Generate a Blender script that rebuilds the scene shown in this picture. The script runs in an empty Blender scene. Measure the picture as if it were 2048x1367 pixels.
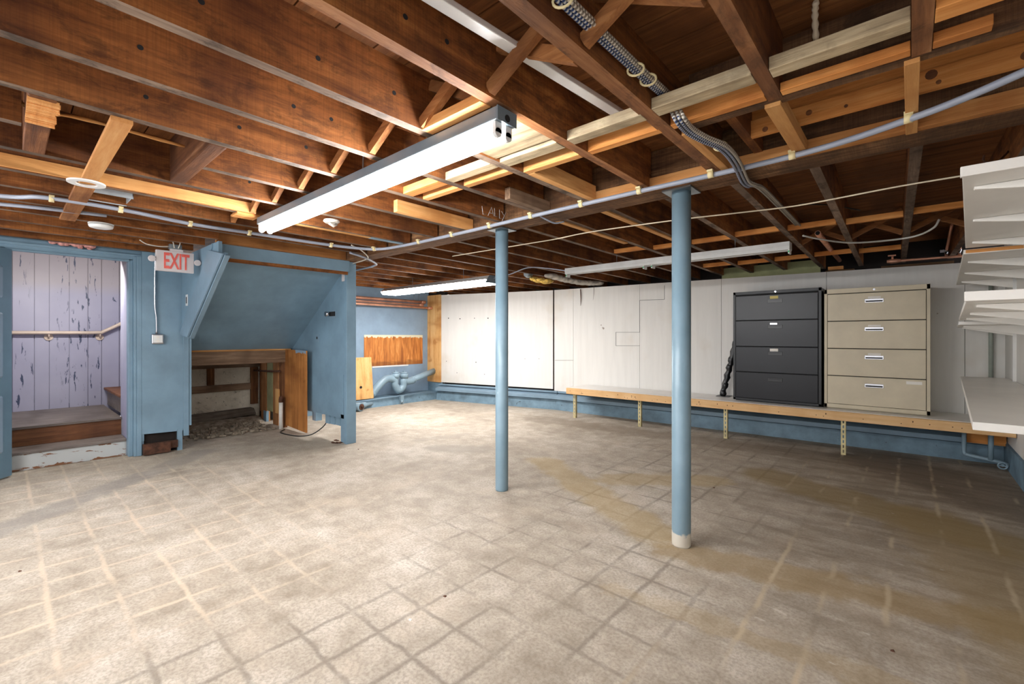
import bpy, bmesh, math, random
from mathutils import Vector, Matrix
random.seed(7)
C = bpy.context.scene.collection
SC = bpy.context.scene

# ------------------------------------------------------------------ camera, sky, exposure
FPX, YAW, HY, EYE = 900.0, math.radians(41.5), 673.0, 1.25
cam = bpy.data.cameras.new('camera'); camo = bpy.data.objects.new('camera', cam); C.objects.link(camo)
camo.location = (0, 0, EYE); camo.rotation_euler = (math.pi/2, 0, YAW)
cam.sensor_width = 36; cam.lens = 36*FPX/2048; cam.shift_y = -(1367/2-HY)/2048
cam.clip_start = 0.05
SC.camera = camo
w = bpy.data.worlds.new('world'); SC.world = w; w.use_nodes = True
w.node_tree.nodes['Background'].inputs[0].default_value = (0.97, 0.98, 1.0, 1)
w.node_tree.nodes['Background'].inputs[1].default_value = 0.95
SC.view_settings.view_transform = 'Standard'; SC.view_settings.look = 'None'
SC.view_settings.exposure = 1.32; SC.view_settings.gamma = 1.0
SC.view_settings.use_curve_mapping = False
TUBE_POWER = 40.0          # radiance of the lit fluorescent tubes
def area(name, loc, rot, sx, sy, power, col=(1, .95, .88)):
    l = bpy.data.lights.new(name, 'AREA'); l.shape = 'RECTANGLE'; l.size = sx; l.size_y = sy
    l.energy = power; l.color = col
    o = bpy.data.objects.new(name, l); C.objects.link(o); o.location = loc; o.rotation_euler = rot
    return o

area('stair_fill_light', (-6.45, .42, 2.02), (0, math.radians(38), 0), .1, .6, 9)  # added unseen light behind the door header, brightens the dim stairwell

# ------------------------------------------------------------------ measuring helpers: a pixel of the survey photo met with a real plane
cy_, sy_ = math.cos(YAW), math.sin(YAW)
def ray(u, v):
    r = (u-1024)/FPX; return Vector((r*cy_-sy_, r*sy_+cy_, (HY-v)/FPX))
def Zp(u, v, z): d = ray(u, v); return d*((z-EYE)/d.z)+Vector((0, 0, EYE))
def Xp(u, v, x): d = ray(u, v); return d*(x/d.x)+Vector((0, 0, EYE))
def Yp(u, v, y): d = ray(u, v); return d*(y/d.y)+Vector((0, 0, EYE))

# ------------------------------------------------------------------ materials
def lin(c):
    return tuple(((x/255)/12.92 if x/255 <= .04045 else ((x/255+.055)/1.055)**2.4) for x in c)+(1,)
class NT:
    def __init__(s, name):
        s.m = bpy.data.materials.new(name); s.m.use_nodes = True; s.t = s.m.node_tree
        s.b = s.t.nodes['Principled BSDF']
    def n(s, typ, **k):
        x = s.t.nodes.new(typ)
        for a, b in k.items(): setattr(x, a, b)
        return x
    def l(s, a, b): s.t.links.new(a, b)
    def math(s, op, a, b=None, c=None, clamp=False):
        x = s.n('ShaderNodeMath', operation=op, use_clamp=clamp)
        for i, q in enumerate((a, b, c)):
            if q is None: continue
            if isinstance(q, (int, float)): x.inputs[i].default_value = q
            else: s.l(q, x.inputs[i])
        return x.outputs[0]
    def vec(s, op, a, b=None):
        x = s.n('ShaderNodeVectorMath', operation=op)
        for i, q in enumerate((a, b)):
            if q is None: continue
            if isinstance(q, (tuple, list, Vector)): x.inputs[i].default_value = tuple(q)
            else: s.l(q, x.inputs[i])
        return x
    def pos(s): return s.n('ShaderNodeNewGeometry').outputs['Position']
    def noise(s, vecsock, scale=1, detail=4, rough=.55, dist=0, stretch=None):
        if stretch: vecsock = s.vec('MULTIPLY', vecsock, stretch).outputs[0]
        x = s.n('ShaderNodeTexNoise'); x.inputs['Scale'].default_value = scale; x.inputs['Detail'].default_value = detail
        x.inputs['Roughness'].default_value = rough; x.inputs['Distortion'].default_value = dist
        s.l(vecsock, x.inputs['Vector']); return x.outputs['Fac']
    def ramp(s, fac, stops, interp='LINEAR'):
        x = s.n('ShaderNodeValToRGB'); e = x.color_ramp.elements; x.color_ramp.interpolation = interp
        while len(e) < len(stops): e.new(.5)
        for i, (p, c) in enumerate(stops): e[i].position = p; e[i].color = c if len(c) == 4 else lin(c)
        s.l(fac, x.inputs[0]); return x.outputs[0]
    def step(s, fac, a, b):        # smooth 0..1 from a to b
        x = s.n('ShaderNodeMapRange', interpolation_type='SMOOTHSTEP'); x.inputs[1].default_value = a; x.inputs[2].default_value = b
        s.l(fac, x.inputs[0]); return x.outputs[0]
    def mix(s, fac, a, b, mode='MIX'):
        x = s.n('ShaderNodeMix', data_type='RGBA', blend_type=mode)
        for i, q in ((0, fac), (6, a), (7, b)):
            if isinstance(q, (int, float)): x.inputs[i].default_value = q
            elif isinstance(q, (tuple, list)): x.inputs[i].default_value = q if len(q) == 4 else lin(q)
            else: s.l(q, x.inputs[i])
        return x.outputs[2]
    def bump(s, h, strength=.2, dist=.01):
        x = s.n('ShaderNodeBump'); x.inputs['Strength'].default_value = strength; x.inputs['Distance'].default_value = dist
        s.l(h, x.inputs['Height']); s.l(x.outputs[0], s.b.inputs['Normal'])
    def seg(s, p, a, b, wdt, wob=None):   # soft mask round the floor segment a-b
        a = Vector((a[0], a[1], 0)); b = Vector((b[0], b[1], 0)); ba = b-a
        pa = s.vec('SUBTRACT', p, a).outputs[0]
        d = s.vec('DOT_PRODUCT', pa, tuple(ba)).outputs['Value']
        h = s.math('DIVIDE', d, ba.length_squared, clamp=True)
        sc = s.n('ShaderNodeVectorMath', operation='SCALE'); sc.inputs[0].default_value = tuple(ba); s.l(h, sc.inputs[3])
        q = s.vec('SUBTRACT', pa, sc.outputs[0]).outputs[0]
        L = s.vec('LENGTH', q).outputs['Value']
        if wob is not None: L = s.math('ADD', L, wob)
        return s.step(L, wdt, wdt*.45)
    def out(s, col, rough=.6, metal=0, spec=None):
        if isinstance(col, (tuple, list)): s.b.inputs['Base Color'].default_value = col if len(col) == 4 else lin(col)
        else: s.l(col, s.b.inputs['Base Color'])
        if isinstance(rough, (int, float)): s.b.inputs['Roughness'].default_value = rough
        else: s.l(rough, s.b.inputs['Roughness'])
        s.b.inputs['Metallic'].default_value = metal
        if spec is not None: s.b.inputs['Specular IOR Level'].default_value = spec
        return s.m

def plain(name, c, rough=.5, metal=0, var=.06, scale=6):
    t = NT(name); n = t.noise(t.pos(), scale, 5)
    d = tuple(max(0, x*(1-var*2)) for x in c); h = tuple(min(255, x*(1+var)) for x in c)
    return t.out(t.ramp(n, [(.3, d), (.7, h)]), rough, metal)
def wood(name, dk, md, lt, axis='y', rough=.78, rand=.22, saw=0.0, spread=1.0, spec=.3, mott=0.0):
    t = NT(name); p = t.pos(); oi = t.n('ShaderNodeObjectInfo').outputs['Random']
    off = t.n('ShaderNodeCombineXYZ'); o2 = t.math('MULTIPLY', oi, 37.0)
    for i in range(3): t.l(o2, off.inputs[i])
    q = t.vec('ADD', p, off.outputs[0]).outputs[0]
    st = {'x': (1.1, 16, 16), 'y': (16, 1.1, 16), 'z': (16, 16, 1.1)}[axis]
    g = t.noise(q, 1.6*spread, 7, .62, .45, st)
    f = t.noise(q, 6, 4, .6, .3, tuple(a*1.6 for a in st))
    b = t.noise(q, 2.2, 4, .6)
    k = t.noise(q, 4.5, 2, .5)
    fac = t.math('ADD', t.math('MULTIPLY', g, .65), t.math('ADD', t.math('MULTIPLY', f, .2), t.math('MULTIPLY', b, .2)))
    col = t.ramp(fac, [(.34, dk), (.53, md), (.72, lt)])
    col = t.mix(t.math('MULTIPLY', t.step(k, .67, .75), .55), col, dk)
    val = t.math('ADD', t.math('MULTIPLY', oi, rand*2), 1-rand)
    bl = t.noise(q, 3.2, 3, .5, 0, {'x': (1, .4, .4), 'y': (.4, 1, .4), 'z': (.4, .4, 1)}[axis])
    col = t.mix(t.math('MULTIPLY', t.step(bl, .46, .70), .65), col, dk)
    if mott:
        m_ = t.noise(q, 7, 7, .72, .4, {'x': (1, 1.8, 1.8), 'y': (1.8, 1, 1.8), 'z': (1.8, 1.8, 1)}[axis])
        col = t.mix(t.math('MULTIPLY', t.step(m_, .47, .64), mott), col, tuple(c*.5 for c in dk))
    hs = t.n('ShaderNodeHueSaturation'); t.l(val, hs.inputs['Value']); t.l(col, hs.inputs['Color'])
    col = hs.outputs[0]; h = f
    if saw:
        s_ = t.noise(q, 1, 3, .7, 0, {'x': (150, 4, 3), 'y': (4, 150, 3), 'z': (3, 4, 150)}[axis])
        col = t.mix(t.math('MULTIPLY', t.step(s_, .42, .62), saw), col, dk)
        h = t.math('ADD', f, t.math('MULTIPLY', s_, .6))
    t.bump(h, .35, .004)
    return t.out(col, rough, spec=spec)

M = {}
M['joist'] = wood('old_joist_wood', (74, 38, 20), (136, 82, 38), (172, 112, 58), 'y', saw=.22, mott=.5)
M['joist_edge'] = wood('weathered_joist_edge', (78, 62, 50), (122, 100, 84), (166, 144, 124), 'y', mott=.6)
M['edge_brown'] = wood('brown_joist_edge', (92, 58, 36), (142, 94, 58), (178, 128, 86), 'y', mott=.45)
M['joistx'] = wood('old_header_wood', (66, 38, 24), (112, 70, 42), (150, 100, 62), 'x', saw=.2)
M['girder'] = wood('girder_wood', (62, 40, 24), (112, 78, 50), (164, 126, 88), 'x', saw=.3, mott=.5)
M['deck'] = wood('deck_board_wood', (78, 46, 24), (122, 76, 40), (154, 102, 58), 'x')
M['tan'] = wood('tan_pine_lengthwise', (182, 122, 66), (214, 158, 96), (230, 182, 122), 'y')
M['tanx'] = wood('tan_pine_crosswise', (176, 112, 58), (212, 150, 88), (228, 176, 116), 'x')
M['pinex'] = wood('bench_pine', (206, 158, 106), (226, 184, 132), (236, 200, 152), 'x', rand=.05)
M['greyx'] = wood('grey_weathered_pine', (116, 100, 78), (180, 160, 128), (214, 198, 166), 'x', mott=.25)
M['strut'] = wood('strut_wood', (104, 62, 34), (156, 102, 58), (190, 136, 86), 'x')
M['orangex'] = wood('orange_board', (166, 98, 44), (208, 138, 72), (226, 164, 98), 'x', rand=.1)
M['darkz'] = wood('dark_stud', (70, 42, 24), (118, 74, 42), (160, 112, 70), 'z')
M['brownx'] = wood('brown_beam', (88, 62, 42), (138, 104, 74), (172, 138, 104), 'x')
M['tanbrown'] = wood('brown_rim_wood', (112, 70, 36), (158, 106, 58), (184, 132, 80), 'y', rand=.05)
M['browny'] = wood('brown_beam_lengthwise', (84, 64, 48), (130, 104, 82), (164, 138, 114), 'y', rand=.12)
M['plyz'] = wood('orange_plywood', (156, 84, 30), (204, 128, 54), (226, 158, 84), 'z', spread=.6, rand=.08)
M['plybrown'] = wood('brown_plywood', (116, 68, 30), (174, 114, 58), (202, 146, 84), 'z', spread=.6, rand=.04)
M['plypale'] = wood('pale_plywood', (166, 106, 50), (218, 168, 106), (234, 200, 146), 'z', spread=.45, rand=.05)
M['greyplank'] = wood('grey_plank', (84, 76, 66), (120, 110, 98), (150, 140, 126), 'y')
M['tread'] = wood('worn_tread', (88, 78, 72), (128, 118, 112), (156, 146, 138), 'y', rough=.5)
M['riser'] = wood('riser_wood', (78, 46, 28), (122, 78, 48), (150, 104, 66), 'y', rough=.55)

def paint(name, c, rough=.5, var=.05, bump=.15, chips=None, scale=2.5):
    t = NT(name); p = t.pos(); n = t.noise(p, scale, 6, .6); f = t.noise(p, 30, 4, .6)
    d = tuple(x*(1-var*1.6) for x in c); h = tuple(min(255, x*(1+var)) for x in c)
    col = t.ramp(n, [(.3, d), (.7, h)])
    if chips:
        k = t.noise(p, chips[1], 5, .65, .5)
        col = t.mix(t.step(k, chips[2], chips[2]+.03), col, chips[0])
    t.bump(f, bump, .003)
    return t.out(col, rough)
BLUE = (121, 150, 169)
M['blue'] = paint('blue_wall_paint', BLUE, .45, .06, .12, ((176, 196, 206), 5, .74))
M['bluedark'] = paint('blue_masonry_paint', (106, 132, 148), .6, .12, .9, ((70, 84, 92), 7, .66), 5)
M['bluesill'] = paint('blue_sill_paint', (124, 149, 167), .45, .05, .15, ((190, 206, 214), 9, .75))
M['bluepipe'] = paint('blue_grey_pipe_paint', (134, 158, 172), .4, .05, .1, ((96, 110, 118), 14, .76))
M['lightblue'] = paint('light_blue_wall_paint', (138, 161, 182), .5, .05, .1, ((190, 206, 216), 4, .76))
M['shelfw'] = paint('white_shelf_enamel', (240, 237, 231), .38, .02, .04)
M['white'] = plain('white_enamel', (232, 232, 230), .35, 0, .02)
M['fixgrey'] = plain('grey_fixture_enamel', (104, 118, 128), .35, 0, .03)
M['lamp3'] = plain('white_channel_enamel', (206, 206, 204), .25, 0, .03)
M['plastic_grey'] = plain('grey_conduit_plastic', (150, 156, 170), .4, 0, .03)
M['clip'] = plain('cream_clip_plastic', (228, 212, 164), .5, 0, .03)
M['steel'] = plain('galvanised_steel', (150, 160, 166), .35, .8, .08)
M['chrome'] = plain('bright_metal', (190, 190, 194), .25, 1, .03)
M['copper'] = plain('copper_pipe', (232, 170, 140), .38, .4, .08)
M['blackmetal'] = plain('black_cabinet_enamel', (17, 18, 26), .3, 0, .05, 3)
M['blackmetal'].node_tree.nodes['Principled BSDF'].inputs['Specular IOR Level'].default_value = .35
M['blackcase'] = plain('black_case_enamel', (16, 17, 21), .38, .1, .05)
M['black'] = plain('black_plastic', (16, 16, 18), .3, 0, .05)
M['beige'] = plain('beige_cabinet_enamel', (204, 192, 166), .42, .05, .02)
M['gap'] = plain('dark_gap', (22, 22, 24), .8)
M['paper'] = plain('card', (236, 232, 224), .7, 0, .02)
M['yellowcard'] = plain('yellow_card', (214, 196, 120), .7, 0, .04)
M['exitred'] = plain('red_sign_letter', (240, 104, 92), .4, 0, .05, 20)
M['signgrey'] = plain('pale_sign_casing', (214, 206, 206), .4, 0, .02)
M['cord'] = plain('cream_cord', (222, 206, 180), .6)
M['rail'] = plain('cream_handrail_paint', (214, 196, 182), .4, 0, .04)
M['wpipe'] = plain('grey_green_pipe_paint', (150, 158, 148), .5)
M['ductmetal'] = plain('bright_duct_metal', (188, 196, 200), .35, .25, .08)
M['tanz'] = wood('tan_stud', (120, 76, 42), (168, 116, 72), (200, 152, 106), 'z')
M['pink'] = plain('pink_insulation', (226, 160, 152), .95, 0, .15, 30)
M['yellowins'] = plain('yellow_insulation', (206, 170, 84), .95, 0, .2, 25)
M['greyins'] = plain('grey_facing', (178, 172, 162), .8, 0, .15, 12)
M['green'] = plain('pale_green_board', (176, 178, 128), .7, 0, .05)
M['greenz'] = plain('olive_drywall_edge', (150, 150, 112), .8, 0, .06)
M['cblue'] = plain('blue_armour', (36, 58, 104), .4, 0)
M['csilver'] = plain('silver_armour', (206, 204, 198), .4, 0)
M['cring'] = plain('cable_armour_groove', (120, 110, 98), .5)
M['cwhite'] = plain('white_cable_jacket', (214, 206, 192), .5)
M['angle'] = plain('cream_slotted_angle', (204, 190, 142), .45, .2, .08)
M['pvc'] = plain('white_pvc', (224, 222, 216), .4)
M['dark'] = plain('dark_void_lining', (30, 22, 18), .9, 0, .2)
M['rust'] = plain('rusty_iron', (92, 60, 44), .8, .3, .2, 20)
M['green_tab'] = plain('green_connector', (60, 170, 110), .4)
M['chalk'] = plain('chalk', (150, 144, 138), .9)
M['doorblue'] = paint('door_blue_paint', (110, 142, 162), .4, .05, .08)

t = NT('lit_tube'); t.b.inputs['Emission Color'].default_value = (1, .985, .975, 1); t.b.inputs['Emission Strength'].default_value = TUBE_POWER
M['tube'] = t.out((240, 240, 240), .4)
t = NT('lit_wrap_lens'); t.b.inputs['Emission Color'].default_value = (1, .97, .95, 1); t.b.inputs['Emission Strength'].default_value = TUBE_POWER*.5
M['lens'] = t.out((240, 240, 240), .4)

# white plywood wall: grain streaks, rust spots, faint brown stain
t = NT('white_painted_plywood'); p = t.pos()
a = t.noise(p, 1, 5, .6, .3, (14, 14, 1.2)); b = t.noise(p, 1.3, 4); k = t.noise(p, 9, 3, .5)
col = t.ramp(a, [(.25, (219, 217, 212)), (.75, (229, 227, 222))])
col = t.mix(t.math('MULTIPLY', t.step(b, .55, .75), .35), col, (196, 178, 150))
col = t.mix(t.math('MULTIPLY', t.step(k, .76, .79), .7), col, (120, 96, 72))
t.bump(b, .05, .003); M['whitewall'] = t.out(col, .6)
# purple-lilac stairwell boards with dark peeling streaks
t = NT('lilac_stair_paint'); p = t.pos()
k = t.noise(p, 1, 4, .6, .4, (30, 26, 5)); zone = t.noise(p, 1, 2, .5, 0, (.2, 5, .35)); b = t.noise(p, 1.4, 3)
col = t.ramp(b, [(.3, (156, 156, 182)), (.7, (178, 178, 200))])
pk = t.math('MULTIPLY', t.step(k, .60, .63), t.step(zone, .50, .56))
sx = t.n('ShaderNodeSeparateXYZ'); t.l(p, sx.inputs[0])
col = t.mix(t.math('MULTIPLY', t.step(sx.outputs[2], 1.75, 1.95), .5), col, (176, 164, 158))  # upper boards greyed: the door header's shade put into the paint colour
M['lilac'] = t.out(t.mix(pk, col, (66, 76, 104)), .5)
# peeling white riser
t = NT('peeling_white_paint'); p = t.pos(); k = t.noise(p, 1, 6, .65, .6, (6, 6, 22))
sx = t.n('ShaderNodeSeparateXYZ'); t.l(p, sx.inputs[0]); z = sx.outputs[2]
edge = t.math('MAXIMUM', t.step(z, .12, .17), t.step(z, .035, .0))
pk = t.step(t.math('ADD', t.math('MULTIPLY', edge, .16), k), .60, .63)
M['peel'] = t.out(t.mix(pk, (186, 190, 190), (124, 82, 52)), .6)
# rubble / stone wall in the recess
t = NT('whitewashed_stone'); p = t.pos(); k = t.noise(p, 5, 7, .7, .6); v = t.noise(p, 16, 5, .7)
col = t.ramp(k, [(.28, (110, 100, 84)), (.40, (212, 203, 184)), (.7, (236, 229, 212))])
col = t.mix(t.math('MULTIPLY', t.step(v, .60, .68), .7), col, (84, 72, 56)); t.bump(k, .8, .02); M['stone'] = t.out(col, .9)
t = NT('dirt'); p = t.pos(); k = t.noise(p, 14, 7, .7)
col = t.ramp(k, [(.35, (106, 94, 80)), (.55, (160, 148, 130)), (.75, (200, 190, 174))]); t.bump(k, .9, .02); M['dirt'] = t.out(col, .95)
# lally column paint with bare white foot
t = NT('column_blue_paint'); p = t.pos(); n = t.noise(p, 3, 4); k = t.noise(p, 11, 5, .65)
sx = t.n('ShaderNodeSeparateXYZ'); t.l(p, sx.inputs[0])
foot = t.step(t.math('ADD', sx.outputs[2], t.math('MULTIPLY', k, .12)), .15, .135)
xf = t.step(sx.outputs[0], -1.8, -1.7); foot = t.math('MULTIPLY', foot, xf)
col = t.ramp(n, [(.3, (112, 138, 152)), (.7, (131, 156, 170))])
col = t.mix(t.step(k, .74, .77), col, (196, 206, 210))
M['column'] = t.out(t.mix(foot, col, (206, 200, 188)), .38)
# floor
t = NT('concrete_floor'); p = t.pos(); sx = t.n('ShaderNodeSeparateXYZ'); t.l(p, sx.inputs[0]); X, Y = sx.outputs[0], sx.outputs[1]
n1 = t.noise(p, 1.1, 7, .62, .3); n2 = t.noise(p, 7, 6, .65); n3 = t.noise(p, 70, 4, .65); sw = t.noise(p, 1, 5, .6, .4, (2.2, 9, 1)); n4 = t.noise(p, 2.6, 5, .6)
col = t.ramp(t.math('ADD', t.math('MULTIPLY', n1, .5), t.math('MULTIPLY', n2, .5)), [(.36, (146, 134, 119)), (.5, (178, 167, 152)), (.64, (205, 196, 183))])
col = t.mix(t.math('MULTIPLY', t.step(n3, .40, .64), .45), col, (126, 115, 101))
col = t.mix(t.math('MULTIPLY', t.step(n4, .50, .72), .22), col, (206, 188, 166))
wob = t.math('ADD', t.math('MULTIPLY', t.math('SUBTRACT', n2, .5), .04), t.math('MULTIPLY', t.math('SUBTRACT', n4, .5), .03)); wob2 = t.math('MULTIPLY', t.math('SUBTRACT', n1, .5), .5)
def grid(co, off):
    return t.math('PINGPONG', t.math('DIVIDE', t.math('ADD', t.math('ADD', co, wob), off), .2286), .5)
gx = grid(X, 3.0540); gy = grid(Y, -.140)
lx = t.step(gx, .085, .01); ly = t.step(gy, .075, .01)
line = t.math('MAXIMUM', lx, ly)
vis = t.step(t.noise(p, 1.7, 4, .6), .40, .58)
leftz = t.step(t.math('ADD', X, t.math('MULTIPLY', wob2, 2)), -1.9, -2.7)
rightz = t.step(X, -1.0, -.6)
midz = t.math('MULTIPLY', t.math('SUBTRACT', 1.0, leftz), t.math('SUBTRACT', 1.0, t.math('MULTIPLY', rightz, .6)))
col = t.mix(t.math('MULTIPLY', t.math('MULTIPLY', line, t.math('MULTIPLY', vis, midz)), .6), col, (112, 103, 93))
nearz = t.step(Y, 2.0, .7)
brk = t.step(t.noise(p, 2.6, 4, .6), .34, .62)
col = t.mix(t.math('MULTIPLY', t.math('MULTIPLY', line, t.math('MULTIPLY', leftz, nearz)), t.math('MULTIPLY', brk, .6)), col, (212, 193, 170))
# right-hand dirt and ochre glue streaks
right = t.step(t.math('ADD', X, t.math('MULTIPLY', t.math('SUBTRACT', Y, 2.6), .18)), -1.5, .2)
far = t.step(Y, 1.0, 3.4)
rg = t.math('MULTIPLY', right, far)
col = t.mix(t.math('MULTIPLY', rg, .36), col, (136, 119, 100))
col = t.mix(t.math('MULTIPLY', t.math('MULTIPLY', rg, t.step(sw, .42, .62)), .42), col, (98, 84, 70))
wo = t.math('ADD', t.math('MULTIPLY', t.math('SUBTRACT', n2, .5), .2), t.math('MULTIPLY', t.math('SUBTRACT', n4, .5), .25))
for a, b, wd, s_, c in [((-2.75, 3.6), (-1.2, 2.75), .13, .5, (170, 146, 98)), ((-1.95, 3.55), (-1.3, 4.1), .13, .45, (170, 146, 98)), ((-1.0, 2.6), (.45, 2.9), .12, .5, (150, 124, 78)),
                        ((-.95, 4.55), (.6, 3.9), .20, .6, (136, 114, 70)), ((.1, 4.2), (.6, 2.2), .22, .5, (140, 118, 78)), ((-1.1, 2.02), (.3, 2.12), .05, .22, (172, 146, 96)),
                        ((-.2, 5.9), (.6, 5.0), .35, .6, (96, 82, 68)), ((-4.2, 5.4), (.4, 5.75), .2, .4, (112, 98, 82))]:
    col = t.mix(t.math('MULTIPLY', t.seg(p, a, b, wd*1.6, wo), s_), col, c)
lxr = t.math('MULTIPLY', t.math('MULTIPLY', lx, rightz), t.math('MULTIPLY', t.step(t.noise(p, 1, 3, .6, 0, (3, 1.3, 1)), .46, .6), t.step(Y, 1.2, 1.5)))
col = t.mix(t.math('MULTIPLY', lxr, .6), col, (196, 178, 150))
wh = t.math('MULTIPLY', t.math('MULTIPLY', t.step(t.noise(p, 1, 5, .65, .3, (5, 13, 1)), .66, .72), t.step(X, -.9, -.5)), t.step(Y, 1.3, 1.8))
col = t.mix(t.math('MULTIPLY', wh, .55), col, (206, 198, 188))
# grey wheel track by the stair, darker patches
col = t.mix(t.math('MULTIPLY', t.seg(p, (-4.1, -.35), (-5.75, 1.45), .17, t.math('MULTIPLY', wo, .5)), .5), col, (132, 128, 124))
col = t.mix(t.math('MULTIPLY', t.seg(p, (-5.9, .4), (-5.2, 2.4), .55, wo), .3), col, (128, 116, 100))
col = t.mix(t.math('MULTIPLY', t.seg(p, (-3.95, 3.25), (-3.6, 3.5), .22, t.math('MULTIPLY', wo, .5)), .55), col, (142, 134, 122))
col = t.mix(t.math('MULTIPLY', t.seg(p, (-4.45, 3.3), (-4.3, 3.9), .12, t.math('MULTIPLY', wo, .5)), .45), col, (150, 142, 130))
# pits
pit = t.math('MULTIPLY', t.step(t.noise(p, 75, 3, .6), .70, .74), t.math('MULTIPLY', t.step(t.noise(p, 1.3, 3, .6), .50, .60), t.math('MAXIMUM', right, t.math('MULTIPLY', leftz, .5))))
col = t.mix(t.math('MULTIPLY', pit, .8), col, (58, 52, 46))
bl = t.math('MULTIPLY', t.step(t.noise(p, 9, 3, .6), .76, .79), leftz)
col = t.mix(t.math('MULTIPLY', bl, .3), col, (150, 176, 184))
t.bump(t.math('ADD', n3, t.math('MULTIPLY', line, -.4)), .25, .004)
M['floor'] = t.out(col, t.ramp(n2, [(.3, (196, 196, 196)), (.7, (226, 226, 226))]), spec=.22)

# ------------------------------------------------------------------ mesh builder
ORG = {}
class MB:
    def __init__(s): s.v = []; s.f = []; s.i = []; s.s = []
    def add(s, vs, fs, mi=0, sm=False):
        b = len(s.v); s.v += [Vector(x) for x in vs]
        for k, f in enumerate(fs):
            s.f.append([b+j for j in f]); s.i.append(mi[k] if isinstance(mi, list) else mi); s.s.append(sm)
        return s
    def hexa(s, q, mi=0):      # 4 bottom points, 4 top points
        return s.add(q, [(3, 2, 1, 0), (4, 5, 6, 7), (0, 1, 5, 4), (1, 2, 6, 5), (2, 3, 7, 6), (3, 0, 4, 7)], mi)
    def box(s, x0, x1, y0, y1, z0, z1, mi=0, bottom=None):
        m = [mi if bottom is None else bottom]+[mi]*5
        return s.hexa([(x0, y0, z0), (x1, y0, z0), (x1, y1, z0), (x0, y1, z0), (x0, y0, z1), (x1, y0, z1), (x1, y1, z1), (x0, y1, z1)], m)
    def prism(s, pts, d, mi=0):
        n = len(pts); d = Vector(d); a = [Vector(p) for p in pts]
        return s.add(a+[p+d for p in a], [tuple(range(n-1, -1, -1)), tuple(range(n, 2*n))]+[(k, (k+1) % n, n+(k+1) % n, n+k) for k in range(n)], mi)
    def beam(s, p0, p1, w_, h_, up=(0, 0, 1), mi=0):
        p0, p1 = Vector(p0), Vector(p1); d = (p1-p0).normalized(); r = d.cross(Vector(up))
        if r.length < 1e-4: r = d.cross(Vector((1, 0, 0)))
        r.normalize(); u = r.cross(d).normalized(); r *= w_/2; u *= h_/2
        return s.hexa([p0-r-u, p0+r-u, p1+r-u, p1-r-u, p0-r+u, p0+r+u, p1+r+u, p1-r+u], mi)
    def tube(s, path, r, n=10, mi=0, alt=None, caps=True):
        P = [Vector(x) for x in path]; m = len(P); rr = r if isinstance(r, (list, tuple)) else [r]*m
        T = [(P[min(k+1, m-1)]-P[max(k-1, 0)]).normalized() for k in range(m)]
        a = Vector((0, 0, 1)) if abs(T[0].z) < .9 else Vector((1, 0, 0)); u = (a-T[0]*a.dot(T[0])).normalized()
        vs = []
        for k in range(m):
            u = (u-T[k]*u.dot(T[k])).normalized(); v_ = T[k].cross(u)
            for j in range(n):
                an = 2*math.pi*j/n; vs.append(P[k]+(u*math.cos(an)+v_*math.sin(an))*rr[k])
        fs = []; mm = []
        for k in range(m-1):
            for j in range(n):
                fs.append((k*n+j, k*n+(j+1) % n, (k+1)*n+(j+1) % n, (k+1)*n+j)); mm.append(alt(k) if alt else mi)
        s.add(vs, fs, mm, True)
        if caps:
            b = len(s.v)-m*n
            s.f += [[b+j for j in range(n-1, -1, -1)], [b+(m-1)*n+j for j in range(n)]]; s.i += [mi, mi]; s.s += [False, False]
        return s
    def cyl(s, p0, p1, r, n=16, mi=0): return s.tube([p0, p1], r, n, mi)
    def build(s, name, mats, parent=None, label=None, cat=None, group=None, kind=None, bev=0):
        if not isinstance(mats, (list, tuple)): mats = [mats]
        if parent is None:
            xs = [v.x for v in s.v]; ys = [v.y for v in s.v]; zs = [v.z for v in s.v]
            o0 = Vector(((min(xs)+max(xs))/2, (min(ys)+max(ys))/2, min(zs)))
        else: o0 = ORG[parent.name]
        me = bpy.data.meshes.new(name); me.from_pydata([tuple(v-o0) for v in s.v], [], s.f)
        for m_ in mats: me.materials.append(M[m_] if isinstance(m_, str) else m_)
        for p_, i_, q_ in zip(me.polygons, s.i, s.s): p_.material_index = i_; p_.use_smooth = q_
        bm = bmesh.new(); bm.from_mesh(me); bmesh.ops.recalc_face_normals(bm, faces=bm.faces); bm.to_mesh(me); bm.free()
        o = bpy.data.objects.new(name, me); C.objects.link(o)
        if parent is None: o.location = o0
        else: o.parent = parent
        ORG[o.name] = o0
        if bev:
            b = o.modifiers.new('bevel', 'BEVEL'); b.width = bev; b.segments = 2; b.limit_method = 'ANGLE'
        tag(o, label, cat, group, kind); return o
def tag(o, label=None, cat=None, group=None, kind=None):
    if label: o['label'] = label
    if cat: o['category'] = cat
    if group: o['group'] = group
    if kind: o['kind'] = kind
def thing(name, loc, label, cat, group=None, kind=None):
    o = bpy.data.objects.new(name, None); C.objects.link(o); o.location = loc; ORG[o.name] = Vector(loc)
    o.empty_display_size = .05; tag(o, label, cat, group, kind); return o
def smooth(pts, n=8):          # Catmull-Rom through points
    P = [Vector(p) for p in pts]; P = [P[0]*2-P[1]]+P+[P[-1]*2-P[-2]]; out = []
    for k in range(1, len(P)-2):
        for j in range(n):
            u = j/n; a, b, c, d = P[k-1:k+3]
            out.append(.5*((2*b)+(c-a)*u+(2*a-5*b+4*c-d)*u*u+(3*b-a-3*c+d)*u**3))
    out.append(P[-2]); return out
ORD = ['first', 'second', 'third', 'fourth', 'fifth', 'sixth', 'seventh', 'eighth', 'ninth', 'tenth', 'eleventh', 'twelfth', 'thirteenth', 'fourteenth', 'fifteenth', 'sixteenth', 'seventeenth', 'eighteenth', 'nineteenth', 'twentieth']
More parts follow.
